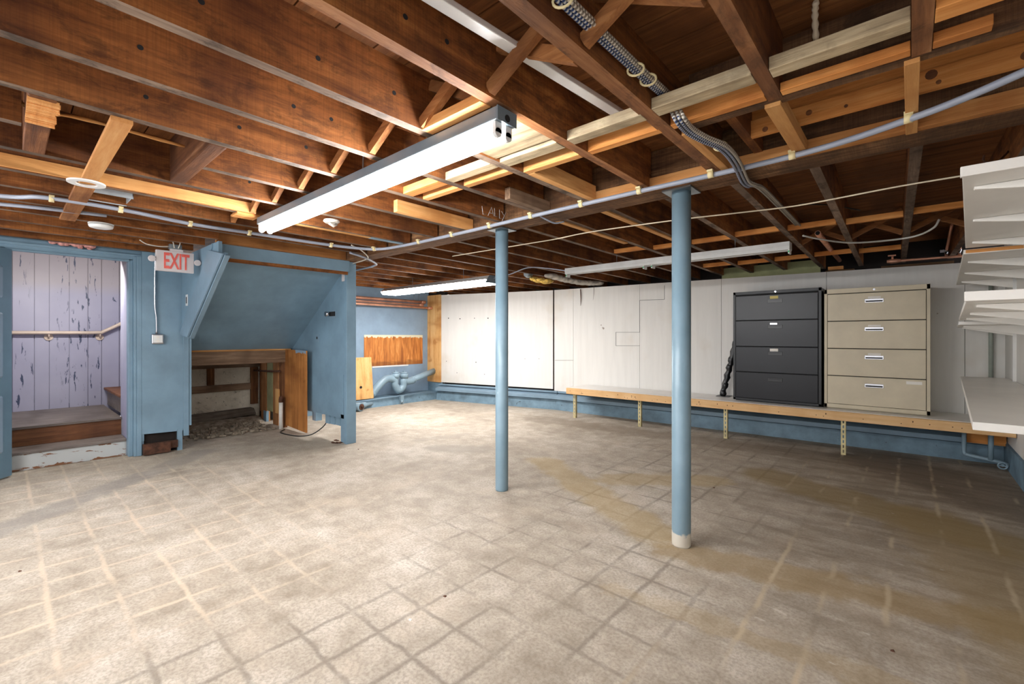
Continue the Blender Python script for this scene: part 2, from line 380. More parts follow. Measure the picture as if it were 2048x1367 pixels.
S = dict(kind='structure')

# ================================================================== THE SETTING
MB().box(-8.2, 1.2, -1.6, 7.4, -.12, 0).build('floor', 'floor', **S)
ZJ, ZD = 2.14, 2.375         # underside of the joists, underside of the deck
b = MB(); y = -1.6; k = 0
while y < 7.3:
    wd = .135+.02*random.random(); b.box(-8.2, 1.2, y, y+wd-.006, ZD, ZD+.022+.003*(k % 3)); y += wd; k += 1
b.box(-8.2, 1.2, -1.6, 7.3, ZD+.03, ZD+.06)
b.build('ceiling', 'deck', **S)
# white back wall in two runs, with vertical sheet joints
W0, W1, W2 = Vector((-7.10, 5.85, 0)), Vector((-4.68, 6.38, 0)), Vector((.72, 6.53, 0))
def wsheet(b, A, B, t0, t1, z0, z1a, z1b, th=.018, g=.004):
    d = (B-A); nrm = Vector((-d.y, d.x, 0)).normalized(); u = d.normalized()*g/2
    p, q = A+d*t0+u, A+d*t1-u; za = z1a+(z1b-z1a)*t0; zb = z1a+(z1b-z1a)*t1
    V = lambda c, z: Vector((c.x, c.y, z))
    b.hexa([V(p, z0), V(q, z0), V(q+nrm*th, z0), V(p+nrm*th, z0), V(p, za), V(q, zb), V(q+nrm*th, zb), V(p+nrm*th, za)])
b = MB()
wsheet(b, W0, W1, 0, .998, .335, 2.09, 2.065, g=.003)
cuts = [-4.66, -4.27, -3.086, -1.919, -.745, .42, .615, .72]
for x0, x1 in zip(cuts, cuts[1:]):
    t0 = (x0-W1.x)/(W2.x-W1.x); t1 = (x1-W1.x)/(W2.x-W1.x)
    wsheet(b, W1, W2, t0, t1, .3, 2.065, 2.005)
b.build('wall_back', 'whitewall', **S)
b = MB()      # dark furring behind the sheets and the foundation beyond
b.hexa([(-7.1, 5.885, 0), (-4.68, 6.415, 0), (-4.68, 6.5, 0), (-7.1, 5.97, 0), (-7.1, 5.885, 2.06), (-4.68, 6.415, 2.03), (-4.68, 6.5, 2.03), (-7.1, 5.97, 2.06)])
b.hexa([(-4.68, 6.415, 0), (.72, 6.56, 0), (.72, 6.64, 0), (-4.68, 6.5, 0), (-4.68, 6.415, 2.03), (.72, 6.56, 1.97), (.72, 6.64, 1.97), (-4.68, 6.5, 2.03)])
b.box(-8.2, 1.2, 7.15, 7.3, 0, ZD); b.box(-8.2, -7.0, 5.875, 5.95, 0, 2.3); b.box(-8.2, -7.63, 2.7, 5.9, 0, 2.37)
b.build('wall_foundation', 'dark', **S)
# faint cut lines on the wall sheets: scored rectangles
b = MB()
def score(u0, v0, u1, v1):
    p, q = Yp(u0, v0, 6.40), Yp(u1, v1, 6.40)
    yy = lambda x: W1.y+(W2.y-W1.y)*(x-W1.x)/(W2.x-W1.x)-.0015
    b.beam((p.x, yy(p.x), p.z), (q.x, yy(q.x), q.z), .004, .003, (0, 1, 0))
for q in [(1231, 664, 1278, 664), (1231, 691, 1278, 691), (1231, 664, 1231, 691), (1278, 600, 1327, 598), (1327, 570, 1327, 598), (1111, 720, 1147, 720), (1278, 600, 1278, 664)]: score(*q)
b.build('trim_1', 'gap', **S)
b = MB()
dW = (W1-W0); nW = Vector((dW.y, -dW.x, 0)).normalized()
for u, v, r_ in ((897, 636, .012), (920, 637, .012), (949, 636, .009), (976, 636, .012), (893, 722, .008), (952, 724, .010), (914, 745, .008), (969, 748, .007), (1050, 717, .006), (1078, 717, .006)):
    d = ray(u, v); q = Vector((0, 0, EYE)); tt = (W0-q).dot(nW)/d.dot(nW); c = q+d*tt
    b.cyl(c-nW*.003, c+nW*.0015, r_, 10)
b.build('trim_9', 'gap', **S)
# plywood strip closing the corner, faces the room
o = MB().box(-7.58, -7.08, 5.83, 5.85, .33, 2.10).build('plywood_strip', 'plypale', None, 'tall pale plywood strip in the corner where the copper pipes end', 'board')
MB().box(-7.5, -7.06, 5.845, 5.872, .12, .33).build('trim_10', 'bluedark', **S)
# blue masonry curb and sill below the back wall
C0, C1, C2 = Vector((-7.05, 5.70, 0)), Vector((-4.55, 6.26, 0)), Vector((.70, 6.46, 0))
b = MB()
for A, B in ((C0, C1), (C1, C2)):
    d = (B-A); nrm = Vector((-d.y, d.x, 0)).normalized()*.16
    b.prism([A, A+nrm, A+nrm+Vector((0, 0, .17)), A+nrm*.15+Vector((0, 0, .17))], d)
b.build('baseboard_back', 'bluedark', **S)
b = MB()
for A, B in ((C0, C1), (C1, C2)):
    d = (B-A); nrm = Vector((-d.y, d.x, 0)).normalized()
    z = lambda p, zz: Vector((p.x, p.y, zz))
    b.prism([z(A-nrm*.03, .185), z(A-nrm*.03, .235), z(A+nrm*.12, .275), z(A+nrm*.12, .225)], d)
    b.prism([z(A+nrm*.07, .283), z(A+nrm*.07, .31), z(A+nrm*.13, .31), z(A+nrm*.13, .283)], d)
b.build('trim_2', 'bluesill', **S)
# left wall (blue) with masonry curb
b = MB().box(-7.62, -7.50, 2.70, 5.86, .0, 2.30); b.build('wall_left', 'lightblue', **S)
b = MB(); b.prism([(-7.5, 2.7, 0), (-7.10, 2.7, 0), (-7.14, 2.7, .13), (-7.5, 2.7, .15)], (0, 3.1, 0)); b.build('baseboard_left', 'bluedark', **S)
# right wall: white panels on a blue curb
b = MB(); b.box(.70, .74, -1.0, 6.6, .235, 2.30); b.build('wall_right', 'whitewall', **S)
MB().box(.685, .80, -1.0, 6.5, 0, .225).build('baseboard_right', 'bluedark', **S)
# door wall: blue panel, header, casing
b = MB()
b.prism([(-6.05, .965, .223), (-6.05, 1.325, .209), (-6.05, 1.325, 2.235), (-6.05, .965, 2.235)], (-.025, 0, 0))
b.build('wall_panel', 'blue', **S)
b = MB()
b.box(-6.075, -6.04, 1.27, 1.315, 0, .23); b.box(-6.10, -6.06, .965, .985, .15, .225)
b.box(-6.085, -6.04, 1.325, 1.375, .15, 1.27); b.box(-6.085, -6.045, 1.38, 1.40, .26, 1.26)
b.build('trim_3', 'blue', **S)
b = MB(); b.box(-6.16, -6.12, -1.6, 1.3, 2.10, 2.235); b.box(-6.16, -6.12, -1.6, -.02, 0, 2.10); b.build('wall_door', 'blue', **S)
b = MB()
b.box(-6.13, -6.09, -.06, .965, 2.045, 2.10); b.box(-6.12, -6.075, -.06, .98, 2.085, 2.11); b.box(-6.125, -6.08, -.02, .87, 2.03, 2.05)
for y0, y1, x1 in ((.862, .90, -6.09), (.90, .925, -6.06), (.925, .965, -6.05)):
    b.box(-6.20, x1, y0, y1, 0, 2.06 if y0 < .9 else 2.09)
b.box(-6.2, -6.09, -.05, .015, 0, 2.06); b.box(-6.12, -6.07, .95, .985, .0, 2.10)
b.build('trim_4', 'blue', bev=.004, **S)
# stairwell walls, lilac boards with grooves
b = MB()
ys = [-.6, -.12, .068, .245, .37, .545, .715, .845, 1.02, 1.20]
for y0, y1 in zip(ys, ys[1:]): b.box(-7.90, -7.86, y0+.004, y1-.004, .2, 2.6)
b.box(-7.92, -7.88, -.6, 1.2, .2, 2.6)
b.build('wall_stairwell', 'lilac', **S)
b = MB()
for x0, x1 in zip([-6.60, -6.50, -6.38, -6.27], [-6.504, -6.384, -6.274, -6.17]): b.box(x0, x1, .868, .885, 0, 2.4)
b.box(-6.60, -6.17, .88, .93, 0, 2.4)
b.build('wall_jamb', 'lilac', **S)
MB().box(-7.9, -6.1, 1.2, 1.26, 0, 2.37).build('wall_stair_end', 'lilac', **S)
MB().box(-7.9, -6.15, -.64, -.6, 0, 2.37).build('wall_stair_front', 'lilac', **S)
# stair enclosure: sloped soffit, side wall with diagonal edge, partition with switch
SLO = Vector((-6.43, 0, 1.085)); SHI = Vector((-4.86, 0, 2.11))
b = MB(); b.prism([(SLO.x, 1.30, SLO.z), (SHI.x-.06, 1.30, SHI.z-.02), (SHI.x-.06, 1.30, SHI.z+.02), (SLO.x, 1.30, SLO.z+.04)], (0, 1.36, 0)); b.build('wall_soffit', 'blue', **S)
D1, D2, D3, D4 = (Yp(u, v, 1.31) for u, v in ((421, 500), (449, 507), (378, 674), (362, 668)))
D0 = Yp(437, 487, 1.31)
b = MB(); b.prism([(-6.06, 1.31, 2.13), (D0.x, 1.31, 2.13), (D0.x, 1.31, D2.z+.02), (D2.x, 1.31, D2.z+.01), (D3.x, 1.31, D3.z+.01), (-6.06, 1.31, D4.z-.02)], (0, .03, 0)); b.build('wall_stair_side', 'blue', **S)
b = MB(); b.prism([D1, D2, D3, D4], (0, -.02, 0)); e = (D3-D2).cross(Vector((0, 1, 0))).normalized()*.02
b.prism([D2+e*.2, D2+e, D3+e, D3+e*.2], (0, .045, 0)); b.build('trim_5', 'bluesill', bev=.004, **S)
b = MB(); b.box(-4.885, -4.87, 1.34, 2.64, 1.965, 2.0); b.build('trim_8', 'joist', **S)
b = MB(); b.box(-4.90, -4.865, 1.325, 2.66, 2.0, 2.125); b.build('trim_6', 'blue', **S)
b = MB()
b.prism([(-4.93, 2.66, .283), (-6.75, 2.66, .275), (-6.75, 2.66, 1.0), (-6.43, 2.66, 1.10), (-4.93, 2.66, 2.12)], (0, .018, 0))
b.prism([(-5.00, 2.655, .33), (-5.6, 2.655, .33), (-5.6, 2.655, .80), (-5.00, 2.655, .80)], (0, .006, 0))
b.box(-7.5, -6.43, 2.66, 2.68, .28, 2.13)
b.prism([(-6.43, 2.665, 1.05), (-4.93, 2.665, 2.0), (-4.93, 2.665, 2.13), (-6.43, 2.665, 2.13)], (0, .018, 0))
b.build('wall_partition', 'blue', **S)
b = MB(); b.box(-5.075, -4.965, 2.66, 2.75, 0, .34); b.box(-4.965, -4.90, 2.64, 2.76, 0, 2.125); b.build('trim_7', 'blue', bev=.003, **S)
# recess under the stair: stone back, near side
b = MB(); b.box(-7.85, -7.75, 1.26, 2.72, 0, 1.4); b.build('wall_recess', 'stone', **S)
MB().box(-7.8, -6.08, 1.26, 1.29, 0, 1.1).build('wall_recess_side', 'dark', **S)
MB().box(-6.115, -6.095, .965, 1.31, 0, .25).build('wall_gap_back', 'dark', **S)  # added backing, near-black colour stands in for shade in the gap
b = MB()      # loose rubble heap, rough lumps over a low mound
for k in range(420):
    x = -7.3+.9*random.random()**1.6; yy = random.uniform(1.45, 2.45); s_ = random.uniform(.008, .03)
    c = Vector((x, yy, s_*.3)); vs = [c+Vector((random.uniform(.6, 1)*s_*a, random.uniform(.6, 1)*s_*bb, random.uniform(.5, 1)*s_*(c_+.6))) for a in (-1, 1) for bb in (-1, 1) for c_ in (-.6, .6)]
    b.add(vs, [(0, 1, 3, 2), (4, 6, 7, 5), (0, 4, 5, 1), (2, 3, 7, 6), (0, 2, 6, 4), (1, 5, 7, 3)])
b.prism([(-7.75, 1.29, 0), (-7.05, 1.29, 0), (-7.25, 1.29, .05), (-7.75, 1.29, .1)], (0, 1.25, 0))
o = b.build('rubble', 'dirt', None, 'grey plaster rubble and dirt on the floor of the recess under the stair', 'rubble', None, 'stuff')
# open door leaf, hinged at the near jamb
dr = thing('door_1', (-6.045, .02, 0), None, None, None, 'structure'); du = Vector((.79, -.61, 0)); dn = Vector((.61, .79, 0))
A = Vector((-6.045, .02, .012))
b = MB(); b.hexa([A, A+du*.82, A+du*.82+dn*.04, A+dn*.04]+[q+Vector((0, 0, 2.02)) for q in (A, A+du*.82, A+du*.82+dn*.04, A+dn*.04)]); b.build('leaf', 'doorblue', dr, bev=.003)
for z0, z1 in ((.22, .72), (.88, 1.45), (1.58, 1.86)):
    for a0, a1 in ((.10, .36), (.46, .72)):
        q = A+dn*.04+du*a0; r_ = A+dn*.04+du*a1
        b = MB(); b.hexa([q+Vector((0, 0, z0)), r_+Vector((0, 0, z0)), r_+dn*.008+Vector((0, 0, z0+.015)), q+dn*.008+Vector((0, 0, z0+.015)),
                          q+Vector((0, 0, z1)), r_+Vector((0, 0, z1)), r_+dn*.008+Vector((0, 0, z1-.015)), q+dn*.008+Vector((0, 0, z1-.015))]); b.build('panel', 'lightblue', dr)

# ================================================================== STAIR
st = thing('staircase', (-6.3, .45, 0), 'worn stair of two steps behind the blue door casing', 'stairs')
MB().box(-6.235, -6.21, .015, .862, 0, .150).build('riser', 'peel', st)['label'] = 'peeling white painted riser'
MB().box(-6.53, -6.195, .015, .862, .150, .176).build('tread', 'tread', st, bev=.004)
MB().box(-6.545, -6.52, .015, .862, .176, .345).build('riser', 'riser', st)['label'] = 'bare brown riser'
MB().box(-7.855, -6.49, -.1, .862, .345, .37).build('tread', 'tread', st, bev=.004)
MB().box(-7.855, -6.62, .90, .925, .37, .565).build('riser', 'tread', st)
MB().box(-7.855, -6.62, .865, 1.195, .565, .592).build('tread', 'riser', st, bev=.004)['label'] = 'brown tread with peeling edge'
rl = thing('handrail', (-7.80, .4, 1.28), 'cream handrail on the lilac stairwell boards', 'handrail')
MB().tube(smooth([(-7.79, .02, 1.297), (-7.79, .45, 1.30), (-7.79, .80, 1.303), (-7.79, .87, 1.325), (-7.79, 1.15, 1.50)], 5), .021, 10).build('rail', 'rail', rl)
for yy in (.365, .825):
    b = MB(); b.cyl((-7.86, yy, 1.245), (-7.845, yy, 1.245), .04, 16); b.tube([(-7.85, yy, 1.245), (-7.80, yy, 1.25), (-7.79, yy, 1.285)], .008, 8); b.build('bracket', 'rail', rl)
b = MB(); b.prism([(-7.85, .02, 1.28), (-7.85, .06, 1.28), (-7.85, .06, 1.02), (-7.85, .02, .98)], (.003, 0, 0)); b.build('paper_notice', 'paper', None, 'white paper strip hanging on the stairwell wall by the open door', 'paper')

# ================================================================== CEILING FRAMING
XN = [.05-.405*k for k in range(5)]+[-1.975, -2.365, -2.77, -3.17, -3.575, -3.975, -4.375, -4.73, -5.14, -5.545, -5.95]
TH = .047
PLACE_N = 'before the girder'
for k, xr in enumerate(XN):
    y1 = {0: 1.92, 1: 1.92}.get(k, 2.575)
    if k >= 12: y1 = 1.30
    y0 = -1.3
    b = MB(); th = .056 if k == 2 else TH
    if k == 7:
        b.box(xr-th, xr, y0, .05, ZJ, ZD, 0, 1); b.box(xr-th, xr, .70, y1, ZJ, ZD, 0, 1)
    else:
        b.box(xr-th, xr, y0, y1, ZJ, ZD, 0, 1)
    if k in (3, 4, 5, 6, 8):      # drilled holes with dark bottoms set in the face
        for yy, zz in ((-.02, 2.245), (.35, 2.24), (.78, 2.235), (1.02, 2.24)):
            yy += .05*math.sin(k*3.1+yy*7)
            b.cyl((xr-.004, yy, zz), (xr+.0012, yy, zz), .009, 12, 2)
    b.build('ceiling_joist', ['joist', 'joist_edge' if k > 3 else 'edge_brown', 'gap'], None, 'old brown floor joist before the girder, %s counting from the white shelves' % ORD[k], 'joist', 'floor joists before the girder')
jst = {o.get('label'): o for o in bpy.data.objects}
# chalk word on the sixth joist's face
j6 = jst['old brown floor joist before the girder, sixth counting from the white shelves']
xs_ = -1.975+.001
strokes = [[(964, 412), (966, 428), (973, 428)], [(976, 431), (983, 414), (988, 432)], [(979, 425), (986, 427)], [(989, 416), (990, 432), (996, 433)], [(999, 419), (999, 436), (1004, 437)], [(1003, 422), (1008, 431)], [(1012, 424), (1004, 442)]]
b = MB()
for s_ in strokes: b.tube([Xp(u, v, xs_) for u, v in s_], .0018, 5)
b.build('chalk_writing', 'chalk', j6, 'handwritten chalk word LALLY')
XF = [.405, .0, -.40, -.79, -1.19, -1.595, -1.99, -2.395, -2.80, -3.20, -3.61, -4.01, -4.41, -4.82, -5.22, -5.63, -6.03, -6.44, -6.84, -7.25]
for k, xl in enumerate(XF):
    b = MB(); dr_ = -.085; y0, y1 = 2.80, 7.15
    if k >= 14: y0 = 2.72
    V = lambda x, y, z: (x, y, z)
    b.hexa([(xl, y0, ZJ), (xl+TH, y0, ZJ), (xl+TH+dr_, y1, ZJ), (xl+dr_, y1, ZJ), (xl, y0, ZD), (xl+TH, y0, ZD), (xl+TH+dr_, y1, ZD), (xl+dr_, y1, ZD)], [1, 0, 0, 0, 0, 0])
    b.build('ceiling_joist', ['joist', 'joist_edge'], None, 'old brown floor joist beyond the girder, %s counting from the white shelves' % ORD[k], 'joist', 'floor joists beyond the girder')
# girder and its ledger strip
MB().box(-4.86, .95, 2.60, 2.79, 2.125, 2.37).build('girder', 'girder', None, 'heavy dark timber girder resting on the two blue columns', 'girder', bev=.004)
MB().box(-1.55, .95, 2.555, 2.60, 2.13, 2.195).build('ledger_strip', 'tanx', None, 'orange ledger strip nailed along the shelf end of the girder', 'board', bev=.002)
# header framing the floor opening
MB().box(-.70, .95, 1.92, 1.965, ZJ, ZD-.02).build('header_joist', ['girder'], None, 'dark crosswise header joist between orange strips and plywood boards', 'joist')
MB().box(-.56, .95, 2.325, 2.35, 2.185, 2.262).build('header_board', 'orangex', None, 'orange knotty board, lower of two crossing above the grey conduit', 'board')
hb = bpy.data.objects['header_board']
for x, z, r_ in ((-.33, 2.225, .012), (.06, 2.24, .018), (.08, 2.205, .008), (.30, 2.215, .016), (-.5, 2.205, .012), (-.2, 2.21, .007)):
    b = MB(); b.cyl((x, 2.3235, z), (x, 2.328, z), r_, 12); b.build('knot', 'joistx', hb, 'dark knot')
MB().box(-.56, .95, 2.345, 2.368, 2.262, 2.37).build('header_board', 'orangex', None, 'orange plywood board, upper of two crossing above the grey conduit', 'board')
MB().box(-.60, -.56, 1.965, 2.56, 2.19, 2.35).build('header_board', 'joist', None, 'short brown trimmer board where the two orange boards end', 'board')
MB().box(-.42, -.365, 1.94, 2.54, 2.125, 2.185).build('nailer', 'tan', None, 'pale nailer strip leading to the girder beside the cable bundle', 'board', bev=.002)
MB().box(-.015, .024, 1.93, 2.60, 2.125, 2.165).build('nailer', 'tan', None, 'pale nailer strip leading to the girder nearest the white shelves', 'board', bev=.002)
MB().box(-.755, -.715, 1.98, 2.54, 2.135, 2.19).build('nailer', 'tan', None, 'pale sister strip on the joist where the cables drop', 'board', bev=.002)
MB().box(-1.573, -1.528, 1.912, 2.55, 2.139, 2.228).build('nailer', 'tan', None, 'blond board on the joist just before the near column', 'board', bev=.002)
MB().box(-2.768, -2.722, 1.85, 2.59, 2.139, 2.225).build('nailer', 'tan', None, 'blond board ending at the conduit, above and left of the far column', 'board', bev=.002)
MB().box(-3.655, -3.615, 1.42, 2.50, 2.135, 2.175).build('nailer', 'tan', None, 'thin orange board with a blue painted end by the round junction cover', 'board', bev=.002)
MB().box(-3.657, -3.613, 2.18, 2.52, 2.133, 2.17).build('nailer', 'blue', None, 'blue painted end piece of the thin orange ceiling board', 'board')
MB().box(-1.973, -1.928, 2.16, 2.59, 2.139, 2.215).build('nailer', 'browny', None, 'brown split board on the joist bearing the chalk word', 'board', bev=.002)
MB().box(-3.60, -3.56, -.4, 1.22, 2.145, 2.215).build('nailer', 'tan', None, 'fresh pine board along a joist above the white ring', 'board', bev=.002)
MB().box(-3.72, -3.575, 1.10, 1.25, 2.128, 2.14).build('nailer', 'tanx', None, 'short pale board beneath the ceiling at the far end of the long lamp', 'board')
MB().box(-4.86, -4.82, 1.31, 2.59, 2.127, 2.25).build('rim_board', 'tanbrown', None, 'brown rim board along the top of the blue stair enclosure', 'board')
MB().box(-1.573, -1.215, 1.40, 1.655, 2.150, 2.172).build('ceiling_board', 'greyx', None, 'grey tan board flush between two joists just past the near end of the lit lamp', 'board', bev=.002)
MB().box(-1.64, -1.594, 2.80, 4.10, 2.128, 2.139).build('nailer', 'tan', None, 'bright orange strip under a far joist leading away left of the near column', 'board')
MB().box(-2.036, -1.992, 2.80, 3.9, 2.128, 2.139).build('nailer', 'tan', None, 'bright orange strip under a far joist midway between the two columns', 'board')
# blocking in the cut-out behind the big joists
MB().box(-3.17, -2.415, .63, .70, ZJ-.002, ZD).build('blocking_board', 'joistx', None, 'thick dark block closing the dark opening between the joists', 'board', bev=.004)
b = MB(); b.box(-3.17, -2.415, .06, .135, ZJ-.002, ZD-.04); b.build('blocking_board', 'joistx', None, 'dark block whose lower edge is splintered bright yellow', 'board', bev=.004)
b = MB()
for k in range(26):
    x = -2.44-.27*k/26; dz = random.uniform(.004, .016); b.box(x-.011, x, .058, .137+.012*random.random(), ZJ-dz, ZJ+.004)
b.build('splinter', 'tanx', bpy.data.objects['blocking_board.001'], 'bright yellow splintered wood')
b = MB(); b.box(-3.57, -2.40, .285, .355, 2.12, ZJ); b.build('strap_board', 'tanx', None, 'flat tan strap nailed under the joists beside the splintered block', 'board', bev=.002)
b = MB(); b.box(-4.72, -3.62, .275, .36, 2.118, ZJ); b.build('strap_board', 'strut', None, 'stained strap nailed under the joists behind the white ring', 'board', bev=.002)
b = MB(); b.tube(smooth([(-2.80, .0, 2.24), (-2.80, .12, 2.22), (-2.80, .25, 2.235), (-2.80, .62, 2.23)], 4), [.006+.002*(k % 3) for k in range(13)], 5); b.build('splintered_lath', 'tan', None, 'thin splintered lath crossing the dark opening between joists', 'lath')
# diagonal bridging row
for k in range(0, 10):
    xR, xL = XN[k]-TH, XN[k+1]       # the bay between joists k+1 (far) and k
    yb = 1.19
    MB().beam((xL+.004, yb, ZJ+.02), (xR-.004, yb, ZD-.03), .045, .03, (0, 1, 0)).build('bridging_strut', 'strut', None, 'bridging strut in the %s joist bay from the white shelves, rising toward them' % ORD[k], 'strut', 'bridging struts')
    MB().beam((xL+.004, yb+.052, ZD-.03), (xR-.004, yb+.052, ZJ+.02), .045, .03, (0, 1, 0)).build('bridging_strut', 'strut', None, 'bridging strut in the %s joist bay from the white shelves, dropping toward them' % ORD[k], 'strut', 'bridging struts')
MB().box(-1.573, -1.215, 1.19, 1.25, ZJ-.003, 2.175).build('blocking_board', 'tanx', None, 'fresh pale block at the near end of the long lit lamp', 'board', bev=.002)
# front blocking row (grey 2x3 laid flat) and the orange row behind it
for k in range(-1, 6):
    xR = .6 if k < 0 else XN[k]-TH; xL = XN[k+1]
    y0 = 1.69 if k < 4 else 1.66
    mt = 'orangex' if k in (-1, 5) else 'greyx'
    nm = 'orange' if k in (-1, 5) else 'grey weathered'
    MB().box(xL+.002, xR-.002, y0-.012*(k % 2), y0+.062, ZJ-.002, 2.182).build('blocking_board', mt, None, '%s flat block of the front crosswise row, %s from the white shelves' % (nm, ORD[k+1]), 'board', 'front blocking row', bev=.002)
for k in range(-1, 6):
    xR = .18 if k < 0 else XN[k]-TH; xL = XN[k+1]
    yy = 1.865 if k < 4 else 1.80
    MB().box(xL+.002, xR-.002, yy, yy+.042, ZJ-.001, 2.20 if k > 0 else 2.17).build('blocking_board', 'orangex' if k < 3 else 'tanx', None, 'orange strip of the second crosswise row, %s from the white shelves' % ORD[k+1], 'board', 'second blocking row', bev=.002)
# furring strips across the far joists
for k in range(0, 7):
    xR = XF[k]-.035; xL = XF[k+1]+TH-.032; yy = 4.37+.05*math.sin(k*1.7)
    MB().box(xL+.003, xR-.003, yy, yy+.045, ZJ+.004, 2.185).build('furring_strip', 'orangex', None, 'orange strip between far joists in the row near the unlit lamp, %s from the shelves' % ORD[k], 'strip', 'far furring row', bev=.002)
for k in range(1, 6):
    xR = XF[k]-.065; xL = XF[k+1]+TH-.06; yy = 6.02+.04*math.sin(k*2.2)
    MB().box(xL+.003, xR-.003, yy, yy+.045, ZJ+.004, 2.19).build('furring_strip', 'orangex', None, 'orange strip close to the white wall between far joists, %s from the shelves' % ORD[k-1], 'strip', 'wall furring row', bev=.002)
# X bracing in the two far bays by the shelves
for k in (0, 1, 2):
    xR = XF[k]-.05; xL = XF[k+1]+TH-.05; yb = 5.15
    MB().beam((xL, yb, ZJ+.02), (xR, yb, ZD-.03), .04, .03, (0, 1, 0)).build('bridging_strut', 'strut', None, 'bridging strut beyond the girder in the %s bay from the shelves, rising toward them' % ORD[k], 'strut', 'far bridging struts')
    MB().beam((xL, yb+.06, ZD-.03), (xR, yb+.06, ZJ+.02), .04, .03, (0, 1, 0)).build('bridging_strut', 'strut', None, 'bridging strut beyond the girder in the %s bay from the shelves, dropping toward them' % ORD[k], 'strut', 'far bridging struts')
MB().box(-2.05, -.86, 6.92, 6.95, 2.0, 2.24).build('green_board', 'green', None, 'pale green board above the white wall behind the black cabinet', 'board')
for x0, x1, lb in ((-.78, -.50, 'short timber block on the wall top left of the copper pipe'), (-.25, .35, 'brown sill block carrying the copper pipe above the wall')):
    MB().box(x0, x1, 6.70, 6.80, 1.98, 2.06).build('sill_block', 'brownx', None, lb, 'board')
MB().box(-.75, -.60, 6.66, 6.74, 2.062, 2.10).build('sill_block', 'tanx', None, 'small pale block beneath the open copper pipe end', 'board')

# ================================================================== COLUMNS
for (x, yy), lb, r in (((-1.03, 2.70), 'blue steel column with a bare white foot nearest the camera', .0545), ((-2.50, 2.70), 'thinner looking blue steel column farther from the camera', .0525)):
    c = thing('steel_column', (x, yy, 0), lb, 'column', 'blue steel columns')
    MB().tube([(x, yy, 0), (x, yy, .01), (x, yy, 2.115)], [r*.97, r, r], 32).build('pole', 'column', c)
    MB().box(x-.085, x+.085, yy-.085, yy+.085, 2.115, 2.1245).build('top_plate', 'steel', c)

# ================================================================== LAMPS
def tube_lamp(x0, x1, y, label):
    f = thing('fluorescent_lamp', ((x0+x1)/2, y, 2.04), label, 'lamp')
    b = MB(); b.prism([(x0, y-.055, 2.075), (x0, y-.055, 2.125), (x0, y+.055, 2.125), (x0, y+.055, 2.075)], (x1-x0, 0, 0)); b.build('housing', 'fixgrey', f, bev=.004)
    MB().box(x1, x1+.005, y-.055, y+.055, 2.072, 2.126).build('end_plate', 'fixgrey', f)
    for yy in (y-.029, y+.029):
        MB().cyl((x0+.025, yy, 2.04), (x1-.03, yy, 2.04), .018, 16).build('tube', 'tube', f)
        for xx in (x1-.03, x0+.01):
            b = MB(); b.box(xx, xx+.016, yy-.018, yy+.018, 2.035, 2.078); b.cyl((xx, yy, 2.035), (xx+.016, yy, 2.035), .0182, 16); b.build('socket', 'white', f)
    b = MB(); b.cyl((x1+.005, y, 2.092), (x1+.0065, y, 2.092), .014, 16); b.build('knockout_hole', 'gap', f)
    b = MB(); b.tube(smooth([(x1-1.03, y, 2.12), (x1-1.04, y-.005, 2.16), (x1-1.03, y, ZD)], 4), .004, 6); b.build('hanger', 'steel', f)
tube_lamp(-3.60, -1.17, 1.29, 'long grey two-tube fluorescent lamp lit above the middle of the room')
tube_lamp(-5.2, -2.8, -1.25, 'added grey two-tube fluorescent lamp, unseen behind the camera, for fill light')  # added lamp out of view, placed to brighten foreground, cabinets and shelves
f = thing('fluorescent_lamp', (-5.4, 4.3, 1.97), 'bright white lamp lit in front of the copper pipes', 'lamp')
b = MB(); b.prism([(-6.62, 4.165, 2.0), (-6.62, 4.25, 2.06), (-6.62, 4.40, 2.06), (-6.62, 4.485, 2.0)], (2.46, 0, 0)); b.build('housing', 'white', f)
MB().prism([(-4.16, 4.17, 1.96), (-4.16, 4.25, 2.065), (-4.16, 4.40, 2.065), (-4.16, 4.48, 1.96)], (.006, 0, 0)).build('end_plate', 'fixgrey', f)
b = MB(); b.prism([(-6.61, 4.17, 2.0), (-6.61, 4.20, 1.955), (-6.61, 4.45, 1.955), (-6.61, 4.48, 2.0)], (2.44, 0, 0)); b.build('lens', 'lens', f)
for xx in (-5.95, -4.75):
    MB().tube([(xx, 4.33, 2.06), (xx, 4.33, ZD)], .003, 6).build('hanger', 'steel', f)
f = thing('fluorescent_lamp', (-1.9, 4.43, 1.98), 'unlit white lamp channel without tubes between column and black cabinet', 'lamp')
b = MB(); b.prism([(-3.05, 4.385, 1.985), (-3.05, 4.385, 2.055), (-3.05, 4.49, 2.055), (-3.05, 4.49, 1.985), (-3.05, 4.475, 1.985), (-3.05, 4.475, 1.995), (-3.05, 4.40, 1.995), (-3.05, 4.40, 1.985)], (2.29, 0, 0)); b.build('housing', 'lamp3', f, bev=.003)
b = MB(); b.box(-3.05, -.76, 4.381, 4.386, 2.015, 2.03); b.build('channel_rib', 'lamp3', f)
for xx in (-3.045, -2.08, -1.99, -.775):
    b = MB(); b.box(xx, xx+.012, 4.40, 4.475, 1.955, 1.99); b.build('socket', 'white', f)
    MB().box(xx+.001, xx+.011, 4.397, 4.400, 1.962, 1.98).build('connector', 'green_tab', f)
for xx in (-2.4, -1.2):
    MB().tube([(xx, 4.44, 2.05), (xx, 4.44, ZD)], .003, 6).build('hanger', 'steel', f)
b = MB(); b.beam((-1.20, -.9, 2.262), (-.982, 1.95, 2.262), .047, .022); b.build('raceway', 'white', None, 'long white metal raceway between joists above the lit lamp end', 'raceway', bev=.003)

